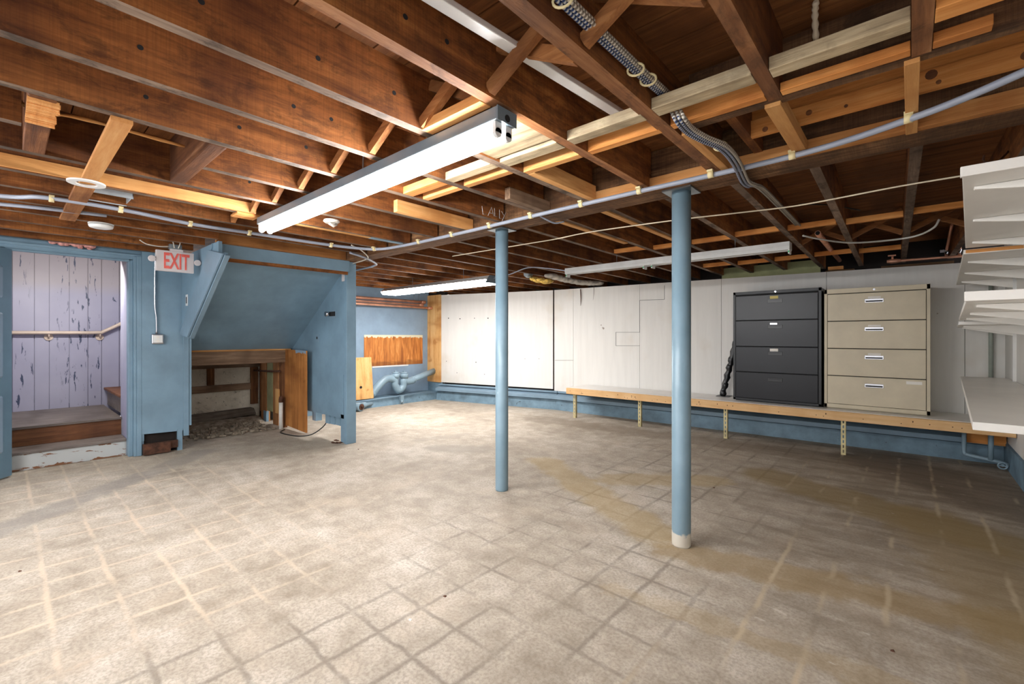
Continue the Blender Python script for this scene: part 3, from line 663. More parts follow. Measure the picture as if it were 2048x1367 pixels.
# ================================================================== CONDUITS AND CABLES
cd = thing('conduit', (-2, 2.49, 2.1), 'long grey plastic conduit clipped along the girder and bending over the stair enclosure', 'conduit')
pts = [(-4.35, -.6, 2.117), (-4.20, -.014, 2.117), (-4.04, .172, 2.117), (-4.03, .525, 2.117), (-4.14, .954, 2.117), (-4.13, 1.351, 2.117), (-4.12, 1.9, 2.117), (-4.06, 2.25, 2.115), (-3.93, 2.44, 2.112), (-3.63, 2.50, 2.11), (-2.904, 2.515, 2.11), (-2.03, 2.50, 2.11), (-1.2, 2.495, 2.11), (-.42, 2.49, 2.11), (-.005, 2.37, 2.108), (.275, 2.19, 2.106), (.62, 1.85, 2.10)]
MB().tube(smooth(pts, 8), .0135, 12).build('pipe', 'plastic_grey', cd)
for q, ax in (((-4.035, .20), 'y'), ((-4.03, .53), 'y'), ((-4.14, .95), 'y'), ((-4.13, 1.36), 'y'), ((-4.10, 2.05), 'y'), ((-3.95, 2.42), 'x'), ((-3.35, 2.508), 'x'), ((-2.9, 2.515), 'x'), ((-2.45, 2.51), 'x'), ((-2.03, 2.50), 'x'), ((-1.605, 2.497), 'x'), ((-1.2, 2.495), 'x'), ((-.793, 2.493), 'x'), ((-.42, 2.49), 'x'), ((-.005, 2.37), 'x')):
    b = MB(); e = Vector((0, .012, 0)) if ax == 'y' else Vector((.014, 0, 0)); c = Vector((q[0], q[1], 2.111))
    b.cyl(c-e, c+e, .0175, 14); s_ = Vector((.028, 0, 0)) if ax == 'y' else Vector((0, -.026, 0))
    b.hexa([c-e+Vector((0, 0, .008)), c+e+Vector((0, 0, .008)), c+e+s_+Vector((0, 0, .012)), c-e+s_+Vector((0, 0, .012)), c-e+Vector((0, 0, .022)), c+e+Vector((0, 0, .022)), c+e+s_+Vector((0, 0, .022)), c-e+s_+Vector((0, 0, .022))])
    b.build('clip', 'clip', cd)
pts = [(-4.6, -.3, 2.122), (-4.47, .02, 2.122), (-4.42, .2, 2.125), (-4.40, .5, 2.135)]
MB().tube(smooth(pts, 6), .0125, 10).build('conduit', 'plastic_grey', None, 'short grey conduit below the longer one above the stair doorway', 'conduit')
b = MB(); b.tube(smooth([Zp(700, 505, 2.12), Zp(730, 515, 2.1), Zp(752, 527, 2.09), Zp(748, 531, 2.09), Zp(735, 535, 2.10), Zp(705, 541, 2.12)], 6), .012, 10)
b.build('conduit', 'plastic_grey', None, 'looped grey conduit at the top corner of the stair partition', 'conduit')
b = MB(); b.tube(smooth([Zp(702, 528, 2.11), Zp(728, 520, 2.1), Zp(736, 514, 2.1), Zp(722, 500, 2.13), Zp(703, 490, 2.13)], 6), .006, 8)
b.build('wire', 'cwhite', None, 'white wire crossing the looped conduit by the stair partition', 'wire')
# armoured cable bundle
base1 = [Xp(1085, -40, -.735), Xp(1113, 0, -.735), Xp(1200, 82, -.735), Xp(1285, 160, -.735), Xp(1322, 192, -.735)]
base2 = [Zp(1337, 212, 2.20), Zp(1352, 243, 2.118), Zp(1372, 266, 2.108), Zp(1400, 282, 2.105), Zp(1440, 300, 2.105), Zp(1466, 330, 2.10), Zp(1484, 366, 2.09), Zp(1498, 374, 2.095)]
base3 = [Zp(1518, 380, 2.12), Zp(1550, 410, 2.15), Zp(1592, 452, 2.16)]
offs = [(0, 0), (.013, .002), (-.002, .014), (.011, .015), (.024, .014), (.026, .001)]
names = ['blue armoured cable, lowest of the bundle by the joist', 'blue armoured cable, second in the ceiling bundle', 'white armoured cable against the joist in the bundle', 'white armoured cable, middle of the ceiling bundle', 'white armoured cable, topmost of the ceiling bundle', 'pale armoured cable on the shelf side of the bundle']
for k, (ox, oz) in enumerate(offs):
    P = [q+Vector((ox, 0, oz)) for q in base1]+[q+Vector((ox*1.3, 0, oz*.9)) for q in base2]
    if k >= 2: P += [q+Vector((ox*1.1, 0, oz*.6)) for q in base3]
    else: P += [Zp(1492, 360, 2.14)+Vector((ox, .05, 0)), Zp(1480, 345, 2.2)]
    path = smooth(P, 22)
    blue_ = k < 2
    # resample for even rings
    out = [path[0]]; step_ = .0075
    for q in path[1:]:
        while (q-out[-1]).length > step_: out.append(out[-1]+(q-out[-1]).normalized()*step_)
    MB().tube(out, [.0066 if j % 2 else .0056 for j in range(len(out))], 8, 0, lambda j, bl=blue_: j % 2 if bl else (1 if j % 2 else 2)).build('armoured_cable', ['cblue', 'cwhite' if not blue_ else 'csilver', 'cring'], None, names[k], 'cable', 'armoured cable bundle')
for k, (q, lb) in enumerate(((Xp(1118, 8, -.725), 'cream tie round the cables near the top of the picture'), (Xp(1265, 145, -.725), 'cream tie round the cables before the grey blocks'), (Xp(1290, 165, -.725), 'cream tie round the cables right at the grey blocks'), (Zp(1435, 296, 2.13), 'cream tie round the cables where they swing to the girder'))):
    b = MB(); ring = [q+Vector((math.cos(a)*.026+.012, .01*math.cos(a), math.sin(a)*.021+.006)) for a in [i*math.pi/8 for i in range(17)]]
    b.tube(ring, .004, 6, caps=False); b.build('cable_tie', 'clip', None, lb, 'cable tie', 'cable ties')
b = MB(); b.tube(smooth([Zp(905, 512, 2.10), Zp(1050, 488, 2.08), Zp(1110, 478, 2.07), Zp(1185, 463, 2.07), Zp(1350, 440, 2.06), Zp(1480, 425, 2.07), Zp(1600, 410, 2.08), Zp(1790, 374, 2.07), Zp(1932, 350, 2.05)], 10), .0045, 8)
b.build('cord', 'cord', None, 'thin cream cord strung across the ceiling behind the near column to the shelves', 'cord')
MB().tube(smooth([Zp(1606, 471, 2.13), Zp(1640, 478, 2.11), Zp(1700, 485, 2.10), Zp(1770, 481, 2.11), Zp(1830, 472, 2.12), Zp(1866, 456, 2.14), Zp(1879, 438, 2.2)], 10), .008, 8).build('flexible_conduit', 'csilver', None, 'sagging silver flexible conduit under the joists above the beige cabinet', 'conduit')
MB().tube(smooth([Zp(1080, 432, 2.11), Zp(1095, 440, 2.09), Zp(1110, 446, 2.08), Zp(1128, 443, 2.10)], 6), .006, 8).build('wire', 'plastic_grey', None, 'short grey wire loop hanging under the girder between the columns', 'wire')
MB().tube(smooth([(-4.156, 4.33, 2.03), (-3.9, 4.36, 2.06), (-3.6, 4.38, 2.12), (-3.3, 4.40, 2.08), (-3.05, 4.43, 2.03)], 6), .007, 8).build('wire', 'plastic_grey', None, 'grey wire running from the lit far lamp to the unlit lamp', 'wire')
MB().tube(smooth([Zp(1720, 420, 2.25), Zp(1660, 410, 2.26), Zp(1600, 408, 2.26)], 6), .005, 6).build('wire', 'black', None, 'thin dark wire between far joists above the cream cord', 'wire')
b = MB(); b.tube(smooth([Zp(1968, 310, 2.2), Zp(1968, 322, 2.17), Zp(1990, 326, 2.15), Zp(2010, 310, 2.2), Zp(2018, 300, 2.25)], 6), .005, 6); b.build('wire', 'rust', None, 'brown wire loop hanging above the top white shelf', 'wire')
b = MB(); b.tube(smooth([Zp(1632, 2, 2.36), Zp(1630, 30, 2.34), Zp(1632, 80, 2.3)], 5), [.008+.004*(k % 2) for k in range(11)], 6); b.build('rope_scrap', 'cord', None, 'frayed rope scrap hanging from the dark deck near the grey blocks', 'rope')

# ================================================================== THINGS AT THE STAIR DOOR
XS = -5.30
pA, pB, pC = Xp(312, 498, XS), Xp(388, 506, XS), Xp(312, 540, XS)
sy0, sy1, sz0, sz1 = pA.y, pB.y, pC.z, pA.z; ym = (sy0+sy1)/2
e = thing('exit_sign', (XS, ym, sz0), 'white exit sign with red letters and two lamp heads hung by the stair door', 'sign')
MB().box(XS-.035, XS, sy0, sy1, sz0, sz1).build('casing', 'signgrey', e, bev=.004)
cu = bpy.data.curves.new('exit_text', 'FONT'); cu.body = 'EXIT'; cu.size = .2; cu.extrude = .0015; cu.align_x = 'LEFT'; cu.align_y = 'BOTTOM_BASELINE'; cu.offset = .004
to = bpy.data.objects.new('exit_text', cu); C.objects.link(to); bpy.context.view_layer.update()
me = bpy.data.meshes.new_from_object(to.evaluated_get(bpy.context.evaluated_depsgraph_get())); bpy.data.objects.remove(to)
me.materials.clear(); me.materials.append(M['exitred']); lo = bpy.data.objects.new('letter_panel', me); C.objects.link(lo); lo.parent = e
bx = [v.co.x for v in me.vertices]; by = [v.co.y for v in me.vertices]; wt, ht = max(bx)-min(bx), max(by)-min(by)
ty0, ty1, tz0, tz1 = sy0+.20*(sy1-sy0), sy0+.875*(sy1-sy0), sz0+.13*(sz1-sz0), sz1-.10*(sz1-sz0)
for v in me.vertices:
    q = v.co.copy(); v.co = Vector((.0012+q.z, ty0-ym+(q.x-min(bx))/wt*(ty1-ty0), tz0-sz0+(q.y-min(by))/ht*(tz1-tz0)))
lo['label'] = 'red letters reading EXIT'; ORG[lo.name] = ORG[e.name]
for sg, yy in ((-1, sy0-.03), (1, sy1+.03)):
    b = MB(); zc = sz1-.45*(sz1-sz0); b.tube([(XS-.045, yy, zc), (XS-.025, yy, zc), (XS, yy, zc), (XS+.01, yy, zc)], [.014, .026, .03, .026], 16); b.box(XS-.03, XS-.01, yy, yy-sg*.035, zc-.008, zc+.008); b.build('lamp_head', 'signgrey', e)
b = MB(); b.box(XS-.04, XS+.005, ym-.04, ym+.06, sz1, sz1+.02); b.build('canopy', 'signgrey', e)
b = MB(); b.box(XS-.045, XS+.01, ym-.05, ym+.05, sz1+.02, 2.138); b.build('junction_box', 'steel', e, bev=.004)
for q in ([(XS+.012, ym-.01, sz1+.03), (XS+.03, ym-.03, 2.17), (XS+.03, ym-.07, 2.25)], [(XS+.012, ym+.02, sz1+.03), (XS+.03, ym+.03, 2.16), (XS+.03, ym+.0, 2.25)], [(XS, ym-.05, sz1+.04), (XS, ym-.13, sz1+.03), (XS, ym-.22, 2.11), (XS, ym-.27, 2.14)]):
    MB().tube(smooth(q, 5), .005, 6).build('wire', 'cwhite', e)
ob = thing('outlet_box', (-6.04, 1.09, 1.17), 'metal outlet box with duplex socket on the blue panel below the exit sign', 'outlet')
MB().box(-6.05, -6.012, 1.04, 1.147, 1.172, 1.280).build('box', 'chrome', ob, bev=.01)
b = MB(); b.box(-6.012, -6.008, 1.055, 1.132, 1.188, 1.264); b.build('cover', 'white', ob, bev=.002)
for z in (1.205, 1.245): MB().cyl((-6.008, 1.093, z), (-6.006, 1.093, z), .014, 14).build('socket', 'paper', ob)
MB().tube(smooth([(-6.03, 1.085, 1.28), (-6.03, 1.083, 1.45), (-6.03, 1.07, 1.6), (-6.03, 1.073, 2.0), (-6.0, 1.075, 2.18)], 6), .0095, 10).build('conduit', 'chrome', None, 'thin metal conduit running up from the outlet box to the exit sign', 'conduit')
sd = thing('smoke_detector', (-4.775, .51, 2.10), 'round white smoke detector on the joist above the stair doorway', 'smoke detector')
b = MB(); b.tube([(-4.775, .51, 2.14), (-4.775, .51, 2.132)], .078, 28); b.build('base_plate', 'white', sd)
b = MB(); b.tube([(-4.775, .51, 2.130), (-4.775, .51, 2.122), (-4.775, .51, 2.108), (-4.775, .51, 2.102)], [.07, .076, .07, .05], 28); b.build('cover', 'white', sd)
b = MB(); c = Vector((-3.475, .31, 2.115)); n = 36
vs = []
for k in range(n):
    a = 2*math.pi*k/n
    for r_, z in ((.046, -.006), (.082, -.006), (.082, .003), (.046, .003)): vs.append(c+Vector((math.cos(a)*r_, math.sin(a)*r_, z)))
fs = [(k*4+j, k*4+(j+1) % 4, ((k+1) % n)*4+(j+1) % 4, ((k+1) % n)*4+j) for k in range(n) for j in range(4)]
b.add(vs, fs, 0, False); b.build('trim_ring', 'white', None, 'flat white plastic ring under the tan strap and fresh pine board', 'ring')
dk = thing('air_duct', (-3.86, .45, 2.13), 'rectangular sheet metal duct end opening between the joists', 'duct')
b = MB()
for q in ((-3.99, -3.985, .345, .555), (-3.75, -3.745, .345, .555)): b.box(*q, 2.135, 2.36)
b.box(-3.99, -3.745, .345, .35, 2.15, 2.36); b.box(-3.99, -3.745, .55, .555, 2.15, 2.36); b.build('duct_wall', 'ductmetal', dk)
MB().box(-3.985, -3.75, .35, .55, 2.30, 2.31).build('duct_back', 'steel', dk)
b = MB(); c = Zp(663, 443, 2.13); b.tube([c+Vector((0, 0, .012)), c, c-Vector((0, 0, .012))], [.055, .06, .045], 20); b.tube([c+Vector((.02, -.03, -.02)), c+Vector((.03, 0, -.04)), c+Vector((.02, .03, -.02))], .01, 8)
b.build('junction_cover', 'greyins', None, 'round grey junction cover hanging past the end of the lit lamp', 'junction box')
def lump(name, mt, cells, label, cat, seed=1, squash=1):
    rnd = random.Random(seed); b = MB()
    for (c, r_) in cells:
        c = Vector(c); bm = bmesh.new(); bmesh.ops.create_icosphere(bm, subdivisions=2, radius=1)
        vs = [c+Vector((v.co.x*r_[0], v.co.y*r_[1], v.co.z*r_[2]))*(1)+Vector((rnd.uniform(-.12, .12)*r_[0], rnd.uniform(-.12, .12)*r_[1], rnd.uniform(-.12, .12)*r_[2])) for v in bm.verts]
        b.add(vs, [[v.index for v in f_.verts] for f_ in bm.faces], 0, True); bm.free()
    return b.build(name, mt, None, label, cat)
lump('insulation_tuft', 'pink', [((-6.085, .31+.03*k, 2.158+.01*math.sin(k*2)), (.026, .034, .032)) for k in range(10)]+[((-6.09, .565, 2.125), (.015, .02, .03)), ((-6.09, .50, 2.125), (.015, .022, .024))], 'pink insulation tuft stuffed above the stair door casing', 'insulation', 3)
a = Zp(1085, 556, 2.08); lump('insulation_batt', 'yellowins', [(a+Vector((-.14+.06*k, .0, -.015*(k % 2)-.012*k)), (.06, .09, .035)) for k in range(5)], 'yellow insulation batt drooping from the joists over the white wall', 'insulation', 5)
a, c2 = Zp(1108, 555, 2.12), Zp(1200, 569, 2.10); lump('insulation_bag', 'greyins', [(a.lerp(c2, k/9)+Vector((0, -.06, .02-.03*math.sin(k/9*3.1))), (.09, .12, .04)) for k in range(10)], 'grey faced insulation roll sagging onto the top of the white wall', 'insulation', 8)
b = MB(); c = Zp(1056, 548, 2.14); b.tube([c+Vector((0, -.05, 0)), c, c+Vector((0, .05, 0))], [.04, .055, .05], 12); b.build('foil_scrap', 'steel', None, 'crumpled foil duct scrap beside the yellow insulation', 'foil')

# ================================================================== STAIR ENCLOSURE DETAILS
b = MB(); p = Yp(374, 600, 1.31); b.box(p.x-.035, p.x+.035, 1.305, 1.31, p.z-.06, p.z+.06, 0); b.box(p.x-.015, p.x+.015, 1.3035, 1.305, p.z-.035, p.z+.035, 1); b.build('switch_plate', ['white', 'gap'], None, 'white empty switch opening on the blue stair side wall', 'switch')
sw = thing('light_switch', (-5.3, 2.65, 1.47), 'broken switch box with a round knob high on the blue partition', 'switch')
b = MB(); b.box(-5.375, -5.18, 2.655, 2.66, 1.475, 1.575); b.build('plate', 'bluesill', sw)
b = MB(); b.box(-5.345, -5.20, 2.650, 2.6552, 1.50, 1.555); b.build('recess', 'gap', sw)
b = MB(); b.cyl((-5.34, 2.60, 1.528), (-5.34, 2.655, 1.528), .03, 16); b.build('knob', 'chrome', sw)
b = MB(); b.box(-5.71, -5.63, 2.652, 2.66, 1.185, 1.285, 0); b.box(-5.685, -5.655, 2.6505, 2.653, 1.22, 1.25, 1); b.build('switch_plate', ['bluesill', 'gap'], None, 'pale blue switch plate low on the blue partition', 'switch')
MB().box(-5.005, -4.945, 2.636, 2.6595, 1.90, 2.03).build('cover_plate', 'signgrey', None, 'pinkish blank plate at the top edge of the blue partition', 'plate')
for k, (x0, x1, z0) in enumerate(((-5.86, -5.76, .16), (-5.50, -5.40, .17), (-5.37, -5.27, .175), (-5.24, -5.12, .18))):
    MB().box(x0, x1, 2.68, 2.76, z0, .4).build('wall_stud', 'blue', None, 'blue cut-off stud end below the partition, %s from the brown plywood' % ORD[k], 'stud', 'stud ends under the partition')
MB().box(-6.47, -6.43, 1.40, 2.62, .90, 1.065).build('header_beam', 'browny', None, 'brown beam across the top of the recess under the stair', 'beam', bev=.004)
MB().box(-6.475, -6.425, 1.40, 2.64, 1.066, 1.086).build('ledge_strip', 'tan', None, 'thin orange strip on top of the brown recess beam', 'strip')
MB().box(-7.74, -7.70, 1.30, 2.70, .78, 1.10).build('wall_plate', 'browny', None, 'dark plate above the stone wall inside the recess', 'beam')
MB().box(-7.745, -7.71, 1.30, 2.60, .43, .53).build('wall_plate', 'browny', None, 'dark horizontal rail across the stone wall inside the recess', 'beam')
MB().box(-7.745, -7.71, 1.98, 2.07, .535, .78).build('wall_stud', 'darkz', None, 'short dark stud on the stone wall above the rail', 'stud')
MB().box(-7.745, -7.70, 2.56, 2.66, .2, .775).build('wall_stud', 'darkz', None, 'dark stud at the corner end of the stone wall', 'stud')
MB().box(-7.45, -7.28, 2.60, 2.64, .12, 1.0).build('wall_stud', 'darkz', None, 'dark reddish board on the recess side wall behind the splintered stud', 'stud')
b = MB(); b.hexa([(-7.62, 1.32, .05), (-7.40, 1.32, .05), (-7.36, 2.52, .09), (-7.60, 2.52, .09), (-7.64, 1.32, .13), (-7.50, 1.32, .15), (-7.46, 2.52, .17), (-7.62, 2.52, .17)]); b.build('floor_plank', 'greyplank', None, 'grey timber lying along the floor in the recess', 'board')
for u0, u1, v1, z1, mt, lb, y0 in ((522, 533, 838, .98, 'tanz', 'splintered brown stud with a blue foot in the recess', 2.57), (534, 545, 815, .97, 'greenz', 'olive plasterboard edge between the two studs in the recess', 2.565), (546, 556, 842, .98, 'tanz', 'tan stud beside the white pipe in the recess', 2.56)):
    p, q = Yp(u0, 800, y0), Yp(u1, 800, y0)
    zb = 0 if mt == 'tanz' else .17
    o = MB().box(p.x, q.x, y0, y0+.05, zb, z1).build('wall_stud', mt, None, lb, 'stud', bev=.002)
p = Yp(530, 840, 2.568); MB().box(p.x-.05, p.x+.055, 2.565, 2.6, 0, .155).build('stud_foot', 'blue', None, 'blue painted block at the foot of the splintered stud', 'block')
p = Yp(553, 800, 2.545); MB().box(p.x-.02, p.x+.085, 2.535, 2.555, .18, .52).build('offcut', 'plypale', None, 'small pale board with a slanted top in front of the tan stud', 'board')
p = Yp(562, 820, 2.50); b = MB(); b.tube([(p.x, 2.5, 0), (p.x, 2.5, .36)], .026, 14); b.build('drain_pipe', 'pvc', None, 'white plastic pipe standing beside the brown plywood panel', 'pipe')
b = MB(); b.tube([(p.x, 2.5, .36), (p.x, 2.5, .40), (p.x, 2.5, .44)], [.03, .03, .022], 12); b.build('pipe_fitting', 'rust', None, 'rusty red fitting on top of the white plastic pipe', 'fitting')
b = MB(); b.tube([Yp(500, 740, 2.62), Yp(545, 742, 2.55), Yp(559, 742, 2.53)], .015, 8); b.build('pipe', 'rust', None, 'corroded pipe across the top of the recess studs', 'pipe')
pn = thing('brown_plywood_board', (-6.2, 2.6, 0), 'brown plywood panel with a notched top standing against the blue partition', 'board')
b = MB(); b.box(-6.62, -6.44, 2.56, 2.60, 0, 1.075); b.build('post', 'darkz', pn, bev=.003)
xr = Yp(614, 800, 2.58).x
b = MB(); b.prism([(-6.44, 2.585, .04), (xr, 2.585, .02), (xr, 2.585, 1.07), (xr-.07, 2.585, 1.07), (xr-.075, 2.585, 1.0), (xr-.10, 2.585, 1.0), (xr-.105, 2.585, 1.072), (-6.44, 2.585, 1.078)], (0, -.018, 0)); b.build('sheet', 'plybrown', pn)
b = MB(); b.prism([(xr-.32, 2.5665, 1.076), (xr, 2.5665, 1.0705), (xr, 2.5665, 1.02), (xr-.03, 2.5665, 1.04), (xr-.073, 2.5665, 1.03), (xr-.08, 2.5665, 1.06), (xr-.11, 2.5665, 1.03), (xr-.2, 2.5665, 1.045), (xr-.3, 2.5665, 1.03)], (0, -.001, 0)); b.build('paint_smear', 'lightblue', pn, 'blue paint left along the top edge')
b = MB(); b.tube(smooth([(-6.28, 2.50, .008), (-6.2, 2.42, .008), (-6.05, 2.38, .008), (-5.75, 2.44, .008), (-5.6, 2.55, .03), (-5.55, 2.68, .12), (-5.54, 2.74, .22)], 8), .007, 8); b.build('cable', 'black', None, 'black cable lying on the floor below the blue partition', 'cable')
b = MB(); b.box(-6.05, -5.99, .97, 1.20, .01, .12); b.build('iron_bracket', 'rust', None, 'perforated rusty iron bracket in the gap below the blue panel', 'bracket')
MB().box(-6.05, -6.02, 1.20, 1.27, .04, .12).build('iron_strip', 'rust', None, 'reddish strip beside the rusty bracket below the blue panel', 'strip')
for k in range(9):
    x, yy = -5.12+.08*math.cos(k*2.3), 2.60+.05*math.sin(k*1.9)
    MB().hexa([(x, yy, 0), (x+.04, yy+.01, 0), (x+.035, yy+.03, 0), (x-.01, yy+.025, 0), (x, yy, .008), (x+.038, yy+.01, .012), (x+.03, yy+.028, .006), (x-.008, yy+.02, .01)]).build('wood_chip', 'rust', None, 'dark rotten wood chip on the floor at the partition post foot', 'chip', 'wood chips at the post foot')

# ================================================================== LEFT WALL: COPPER, PLYWOOD, DRAIN
for k, (x, z, y1, r_, lb) in enumerate(((-7.44, 1.955, 5.72, .028, 'copper pipe, topmost of three along the light blue wall'), (-7.42, 1.893, 5.66, .02, 'copper pipe, middle of three along the light blue wall'), (-7.36, 1.838, 5.835, .022, 'copper pipe, lowest of three ending in the plywood strip'))):
    pp = thing('copper_pipe', (x, 4.3, z), lb, 'pipe', 'copper pipes on the blue wall')
    MB().tube([(x, 2.72, z+.004), (x, 4.3, z+.002), (x, y1, z)], r_, 14).build('pipe', 'copper', pp)
    MB().tube([(x, y1-.10, z), (x, y1-.06, z), (x, y1, z)], [r_*1.15, r_*1.3, r_*1.3], 14).build('fitting', 'copper', pp)
    if k < 2: MB().tube([(x, 5.45+.1*k, z), (x, 5.45+.1*k, ZJ)], .004, 6).build('hanger', 'steel', pp)
t = NT('patch_plywood'); p = t.pos(); g = t.noise(p, 1.4, 6, .6, 1.0, (12, 12, 1.5)); sx = t.n('ShaderNodeSeparateXYZ'); t.l(p, sx.inputs[0]); k = t.noise(p, 5, 4, .6, .3, (1, 1, 3)); dr_ = t.noise(p, 1, 3, .5, 0, (1, 28, 1))
col = t.ramp(g, [(.36, (150, 84, 34)), (.52, (200, 124, 56)), (.66, (222, 152, 82))])
low = t.math('MULTIPLY', t.step(t.math('ADD', sx.outputs[2], t.math('MULTIPLY', k, .18)), .90, .84), .55); col = t.mix(low, col, (110, 62, 26))
top = t.step(t.math('ADD', sx.outputs[2], t.math('MULTIPLY', dr_, .12)), 1.295, 1.31); col = t.mix(top, col, (222, 216, 186))
M['patch'] = t.out(col, .65)
MB().box(-7.4995, -7.492, 4.38, 5.70, .70, 1.285).build('plywood_patch', 'patch', None, 'stained orange plywood patch bare in the blue wall beside the pale strip', 'board')
MB().box(-7.50, -7.493, 4.55, 5.35, .672, .70).build('paint_strip', 'white', None, 'white unpainted strip below the orange plywood patch', 'strip')
b = MB(); b.box(-7.5, -7.492, 4.06, 4.14, 1.60, 1.665); b.build('socket_hole', 'plyz', None, 'small orange bare square high on the blue wall by the partition', 'patch')
b = MB(); b.hexa([(-7.16, 3.5, .16), (-7.16, 4.36, .16), (-7.14, 4.36, .16), (-7.14, 3.5, .16), (-7.24, 3.5, .885), (-7.24, 4.36, .885), (-7.22, 4.36, .885), (-7.22, 3.5, .885)]); sh = b.build('plywood_sheet', 'plypale', None, 'pale knotty plywood sheet leaning behind the partition edge', 'board')
b = MB(); b.cyl(Xp(722, 774, -7.158)-Vector((.008, 0, 0)), Xp(722, 774, -7.158)+Vector((.003, 0, 0)), .022, 14); b.build('knot_hole', 'gap', sh, 'dark knot')
tr = thing('drain_trap', (-7.25, 4.9, .18), 'blue grey drain pipe with running trap and two capped cleanouts along the wall curb', 'pipe')
xT = -7.24
def X2(u, v): return Xp(u, v, xT)
MB().tube(smooth([X2(742, 790), X2(758, 770), X2(772, 758), X2(783, 757), X2(789, 761), X2(790, 770), X2(797, 780), X2(806, 772), X2(807, 760), X2(815, 762), X2(826, 760)], 6), .068, 18).build('trap', 'bluepipe', tr)
MB().tube([X2(822, 760), X2(842, 752), Vector((-7.3, 5.86, .555))], .058, 18).build('outflow_pipe', 'bluepipe', tr)
for u, v, r_ in ((744, 787, .074), (826, 759, .07)): 
    p = X2(u, v); d = (X2(u+10, v-9)-p).normalized()*.03; MB().cyl(p-d, p+d, r_, 18).build('hub', 'bluepipe', tr)
for u in (791, 808):
    p = X2(u, 757); b = MB(); b.tube([p-Vector((0, 0, .14)), p, p+Vector((0, 0, .02)), p+Vector((0, 0, .021)), p+Vector((0, 0, .10))], [.06, .06, .06, .08, .078], 18); b.build('stack', 'bluepipe', tr)
    b = MB(); b.tube([p+Vector((0, 0, .10)), p+Vector((0, 0, .125))], .064, 18); b.box(p.x-.018, p.x+.018, p.y-.018, p.y+.018, p.z+.125, p.z+.15); b.build('cleanout_cap', 'bluepipe', tr)
co = thing('floor_cleanout', (-6.93, 4.0, 0), 'blue grey capped cleanout pipe lying on the floor beside the partition', 'pipe')
MB().tube([(-7.02, 3.5, .07), (-6.98, 3.9, .07)], .058, 18).build('pipe', 'bluepipe', co)
b = MB(); b.tube([(-7.05, 3.92, .07), (-6.98, 3.94, .075), (-6.88, 3.97, .075)], [.06, .072, .072], 18); b.build('hub', 'bluepipe', co)
b = MB(); b.tube([(-6.88, 3.97, .075), (-6.865, 3.974, .075)], .05, 18); b.box(-6.87, -6.84, 3.96, 3.99, .06, .09); b.build('cleanout_cap', 'rust', co)
MB().tube([(-6.99, 3.98, .075), (-7.06, 4.14, .075), (-7.06, 4.16, .075), (-7.10, 4.30, .075)], [.05, .05, .035, .03], 16).build('branch', 'bluepipe', co)
MB().tube([(-7.09, 2.72, .115), (-7.11, 5.62, .165)], .011, 8).build('water_pipe', 'bluesill', None, 'thin pale blue pipe along the top of the masonry curb', 'pipe')
b = MB(); b.box(-7.10, -7.045, 4.86, 4.93, 0, .16); b.tube([(-7.05, 4.87, .05), (-7.02, 4.9, .05)], .03, 10); b.build('pipe_valve', 'bluepipe', None, 'blue painted valve bracket on the curb below the drain trap', 'valve')

# ================================================================== BENCH, CABINETS, LEANING TUBE
bn = thing('platform_bench', (-1.6, 6.15, 0), 'long low pine platform on slotted legs along the white wall', 'bench')
b = MB(); b.hexa([(-4.0, 5.83, .44), (.695, 5.90, .44), (.695, 6.52, .44), (-4.0, 6.39, .44), (-4.0, 5.83, .462), (.695, 5.90, .462), (.695, 6.52, .462), (-4.0, 6.39, .462)]); b.build('deck', 'shelfw', bn, 'white painted deck')
b = MB(); b.hexa([(-4.0, 5.79, .366), (.695, 5.86, .366), (.695, 5.90, .366), (-4.0, 5.83, .366), (-4.0, 5.79, .458), (.695, 5.86, .458), (.695, 5.90, .458), (-4.0, 5.83, .458)]); b.build('front_rail', 'pinex', bn, bev=.003)
b = MB()
for k in range(34):
    x = -3.95+4.6*random.random(); b.cyl((x, 5.79+(x+4)*.0149-.0012, .385+.05*random.random()), (x, 5.80+(x+4)*.0149, .40), .0045, 8)
b.build('nail_head', 'rust', bn)
b = MB(); b.box(-3.98, .69, 6.28, 6.32, .366, .44); b.box(-4.0, -3.96, 5.84, 6.36, .366, .44); b.build('back_rail', 'pinex', bn)
for x in (-3.885, -2.82, -1.70, -.53):
    yy = 5.80+(x+4)*.0149+.0; b = MB(); wv = .042
    # slotted angle iron: front flange with real slots
    for xa, xb in ((x-wv/2, x-.006), (x+.006, x+wv/2)): b.box(xa, xb, yy+.045, yy+.049, 0, .44)
    z = 0.0
    while z < .43: b.box(x-.006, x+.006, yy+.045, yy+.049, z, z+.022); z += .052
    b.box(x+wv/2-.004, x+wv/2, yy+.049, yy+.087, 0, .44)
    b.build('leg', 'angle', bn)
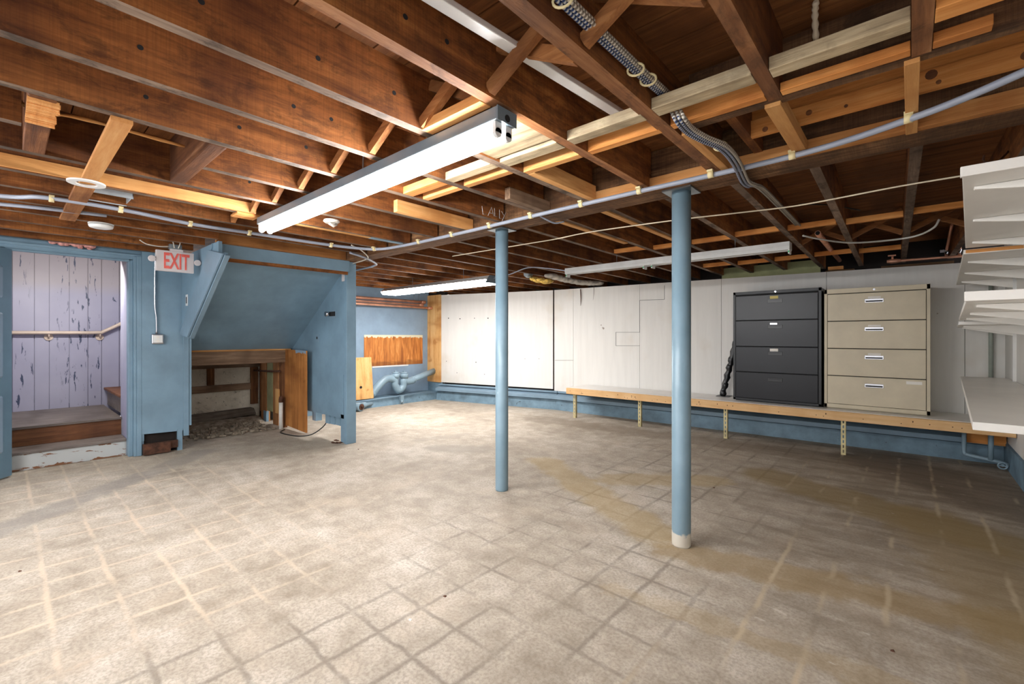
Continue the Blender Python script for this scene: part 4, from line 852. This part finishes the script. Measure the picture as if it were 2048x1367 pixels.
def cabinet(x0, x1, z0, z1, yf, yb, label, mcase, mdraw, rows, dark):
    c = thing('filing_cabinet', ((x0+x1)/2, (yf+yb)/2, z0), label, 'cabinet', 'filing cabinets')
    b = MB(); b.box(x0, x1, yf+.012, yb, z0+.012, z1); b.box(x0+.02, x1-.02, yf+.03, yb-.02, z0, z0+.012); b.build('case', mcase, c, bev=.004)
    b = MB(); b.box(x0, x0+.028, yf, yf+.014, z0+.012, z1); b.box(x1-.028, x1, yf, yf+.014, z0+.012, z1); b.box(x0, x1, yf, yf+.014, z1-.05 if not dark else z1-.035, z1); b.box(x0, x1, yf, yf+.014, z0+.012, rows[-1]); b.build('frame', mcase, c, bev=.002)
    MB().box(x0+.026, x1-.026, yf+.004, yf+.0125, rows[-1]-.005, z1-.03).build('gap_lining', 'gap', c)
    xm = (x0+x1)/2+(.005 if dark else 0)
    for k in range(4):
        d = MB(); za, zb = rows[k+1]+.004, rows[k]-.004
        d.box(x0+.032, x1-.032, yf-.006, yf+.006, za, zb); dw = d.build('drawer', mdraw, c, bev=.003)
        zh = zb-.085 if not dark else zb-.075
        if dark:
            h = MB(); h.box(xm-.075, xm+.075, yf-.012, yf-.005, zh-.022, zh+.022); h.build('handle', 'black', dw, bev=.002)
            MB().box(xm-.06, xm+.06, yf-.0145, yf-.011, zh+.004, zh+.014).build('handle_lip', 'blackmetal', dw)
            if k in (0, 2): MB().box(xm-.055, xm+.03, yf-.010, yf-.0055, zh+.025, zh+.058).build('card_holder', 'yellowcard' if k == 0 else 'paper', dw, 'yellowed label card' if k == 0 else 'torn white label card')
            if k == 1: MB().box(xm-.055, xm+.02, yf-.0075, yf-.0055, zh+.025, zh+.045).build('card_holder', 'chrome', dw)
        else:
            h = MB(); h.box(xm-.078, xm+.078, yf-.010, yf-.005, zh-.02, zh+.02); h.build('handle', 'chrome', dw, bev=.002)
            MB().box(xm-.07, xm+.07, yf-.0115, yf-.0095, zh-.012, zh+.002).build('handle_recess', 'gap', dw)
            MB().box(xm-.074, xm+.074, yf-.016, yf-.0095, zh+.004, zh+.012).build('handle_lip', 'chrome', dw)
            if k < 3: MB().box(xm-.05, xm+.055, yf-.0075, yf-.0055, zh+.022, zh+.044).build('label_card', 'paper', dw, 'white label card')
            else: MB().box(x1-.18, x1-.06, yf-.0075, yf-.0055, zb-.05, zb-.02).build('label_card', 'paper', dw, 'white sticker in the corner')
    MB().cyl((xm, yf-.004, z1-.025 if not dark else z1-.018), (xm, yf+.002, z1-.025 if not dark else z1-.018), .011, 14).build('lock', 'chrome', c)
    return c
cabinet(-1.652, -.738, .463, 1.800, 6.03, 6.48, 'black four-drawer filing cabinet with dented fronts on the pine platform', 'blackcase', 'blackmetal', [1.752, 1.447, 1.131, .821, .50], True)
cabinet(-.716, .150, .463, 1.772, 6.05, 6.50, 'beige four-drawer filing cabinet with silver handles on the pine platform', 'beige', 'beige', [1.718, 1.420, 1.122, .825, .515], False)
lt = thing('leaning_tube', (-1.85, 6.34, .463), 'black plastic wrapped tube on a square foot leaning against the black cabinet', 'tube')
A, B = Vector((-1.86, 6.30, .475)), Vector((-1.705, 6.36, 1.20)); pts = [A.lerp(B, k/24) for k in range(25)]
MB().tube([q+Vector((.006*math.sin(k*1.9), .006*math.cos(k*2.3), 0)) for k, q in enumerate(pts)], [.036+.008*math.sin(k*1.7)*(1-k/30) for k in range(25)], 12).build('wrapped_shaft', 'black', lt)
MB().box(-1.93, -1.77, 6.26, 6.42, .463, .469).build('foot_plate', 'blackcase', lt)

# ================================================================== SHELVES ON THE RIGHT WALL
def shelf(y0, x0, y1, x1, z, th, label, br, lip=.045, fascia='shelfw'):
    s_ = thing('wall_shelf', ((x0+.7)/2, (y0+y1)/2, z), label, 'shelf', 'white wall shelves')
    b = MB(); b.hexa([(x0, y0, z), (.695, y0, z), (.695, y1, z), (x1, y1, z), (x0, y0, z+th), (.695, y0, z+th), (.695, y1, z+th), (x1, y1, z+th)]); b.build('board', 'shelfw', s_, bev=.002)
    for yb in br:
        xx = x0+(x1-x0)*(yb-y0)/(y1-y0)+.03
        b = MB(); b.prism([(.69, yb, z-.001), (xx, yb, z-.001), (xx, yb, z-.012), (.69, yb, z-.085)], (0, .022, 0)); b.build('bracket', 'shelfw', s_, bev=.002)
    return s_
shelf(2.20, .135, 3.97, .258, 1.80, .02, 'upper white shelf board nearest the camera with tapered brackets', (2.35, 3.0, 3.7))
MB().box(.13, .70, 2.185, 2.205, 1.80, 1.835).build('fascia', 'shelfw', bpy.data.objects['wall_shelf'], bev=.002)
shelf(3.98, .25, 6.30, .345, 1.765, .028, 'upper white shelf board against the back wall with a raw wooden end', (4.35, 5.1, 5.9))
MB().box(.26, .5, 3.975, 3.982, 1.77, 1.79).build('raw_end', 'tanx', bpy.data.objects['wall_shelf.001'], None)
shelf(2.20, .145, 4.75, .275, 1.372, .022, 'middle white shelf board nearest the camera', (2.4, 3.2, 4.1))
MB().box(.14, .70, 2.185, 2.205, 1.372, 1.405).build('fascia', 'shelfw', bpy.data.objects['wall_shelf.002'], bev=.002)
shelf(4.77, .272, 6.30, .352, 1.340, .025, 'middle white shelf board against the back wall', (5.1, 5.9))
shelf(2.98, .217, 6.33, .377, .818, .038, 'lowest broad white shelf board above the end of the platform', (3.4, 4.4, 5.4))
for k, yy in enumerate((3.0, 4.35, 5.1, 5.9)):
    b = MB(); b.box(.678, .70, yy-.004, yy+.028, .6, 2.1); b.build('shelf_standard', 'white', None, 'white vertical shelf rail on the side wall, %s from the camera' % ORD[k], 'rail', 'shelf rails')
b = MB(); b.tube([(.60, 6.49, .47), (.60, 6.49, 2.0)], .017, 10); b.build('wall_pipe', 'wpipe', None, 'grey green vertical pipe on the back wall behind the shelves', 'pipe')
# pipes under the right end of the platform
b = MB(); b.tube(smooth([(.40, 6.30, .30), (.40, 6.30, .14), (.405, 6.29, .10), (.43, 6.28, .09), (.60, 6.22, .075), (.70, 6.16, .06)], 5), .018, 10); b.build('water_pipe', 'bluepipe', None, 'blue grey pipe bending under the end of the platform', 'pipe')
b = MB(); b.tube([(.575, 6.22, .08), (.575, 6.22, .40)], .02, 10); b.build('water_pipe', 'bluepipe', None, 'blue grey vertical pipe under the end of the platform', 'pipe')
b = MB(); c = Vector((.64, 6.12, .06)); b.tube([c+Vector((math.cos(a)*.03, -.01, math.sin(a)*.03)) for a in [i*math.pi/6 for i in range(13)]], .007, 6, caps=False); b.beam(c+Vector((-.03, -.01, 0)), c+Vector((.03, -.01, 0)), .008, .008); b.cyl(c, c+Vector((.02, .10, .01)), .012, 8); b.build('valve_handle', 'bluepipe', None, 'round tap handle on the pipe near the floor corner', 'valve')
MB().box(.42, .69, 6.36, 6.40, .20, .345).build('timber_block', 'orangex', None, 'reddish timber piece behind the pipes under the platform end', 'board')
# copper and iron pipes over the back wall
pp = thing('copper_pipe', (.1, 6.75, 2.1), 'copper pipe with brass valve lying on the wall top above the beige cabinet', 'pipe')
MB().tube([(-.16, 6.72, 2.11), (.69, 6.72, 2.10)], .014, 10).build('pipe', 'copper', pp)
b = MB(); b.tube([(-.20, 6.72, 2.11), (-.16, 6.72, 2.11), (-.12, 6.72, 2.11), (-.08, 6.72, 2.11)], [.018, .026, .026, .018], 12); b.tube([(-.15, 6.72, 2.12), (-.15, 6.70, 2.17)], .01, 8); b.box(-.19, -.12, 6.69, 6.705, 2.165, 2.18); b.build('valve', 'copper', pp)
for k, x in enumerate((.29, .39)):
    pp = thing('copper_pipe', (x, 6.7, 2.12), 'short rising copper pipe with stop valve, %s from the beige cabinet' % ORD[k], 'pipe', 'rising copper pipes')
    MB().tube([(x, 6.72, 2.115), (x, 6.70, 2.16), (x+.02, 6.25, 2.36)], .012, 10).build('pipe', 'copper', pp)
    b = MB(); b.tube([(x, 6.71, 2.13), (x, 6.70, 2.16), (x, 6.66, 2.18)], [.016, .022, .016], 10); b.box(x-.05, x-.015, 6.66, 6.67, 2.15, 2.18); b.build('valve', 'chrome', pp)
b = MB(); b.tube([(-.635, 4.95, 2.2), (-.66, 6.9, 2.2)], .024, 14); b.tube([(-.6345, 4.945, 2.2), (-.635, 4.95, 2.2)], [.018, .018], 14, 1); b.build('iron_pipe', ['copper', 'gap'], None, 'open-ended brown pipe running between far joists to the wall top', 'pipe')
for u0, v0, u1, v1, rr, lb in ((1161, 578, 1161, 611, .012, 'dark hanging root strip against the white wall top below the grey insulation'), (1188, 570, 1186, 600, .006, 'thin dark dangling wire on the white wall beneath the insulation roll')):
    a, c = Yp(u0, v0, 6.37), Yp(u1, v1, 6.385); m_ = a.lerp(c, .55)+Vector((.008, 0, 0))
    MB().tube([a, m_, c], [rr*.7, rr*.6, rr*.15], 6).build('hanging_wire', 'rust', None, lb, 'wire')
# small litter on the floor
for u, v, c_, lb in ((821, 1239, 'paper', 'white paint flake on the floor in the foreground'), (890, 1192, 'rust', 'dark crumb on the floor near the foreground middle'), (1785, 1301, 'rust', 'brown leaf scrap on the floor toward the shelves'), (40, 1142, 'rust', 'small dark chip on the floor toward the stair'), (717, 898, 'rust', 'dark chip on the floor near the partition post'), (1428, 975, 'rust', 'dark scrap on the floor beyond the near column')):
    p = Zp(u, v, 0); s_ = .007
    MB().hexa([p+Vector(q)*s_ for q in ((-1, -1, .05), (1.2, -.8, .05), (.8, 1, .05), (-.9, .9, .05), (-.5, -.5, .9), (.6, -.4, .6), (.5, .6, .8), (-.4, .5, .5))]).build('floor_scrap', c_, None, lb, 'scrap')
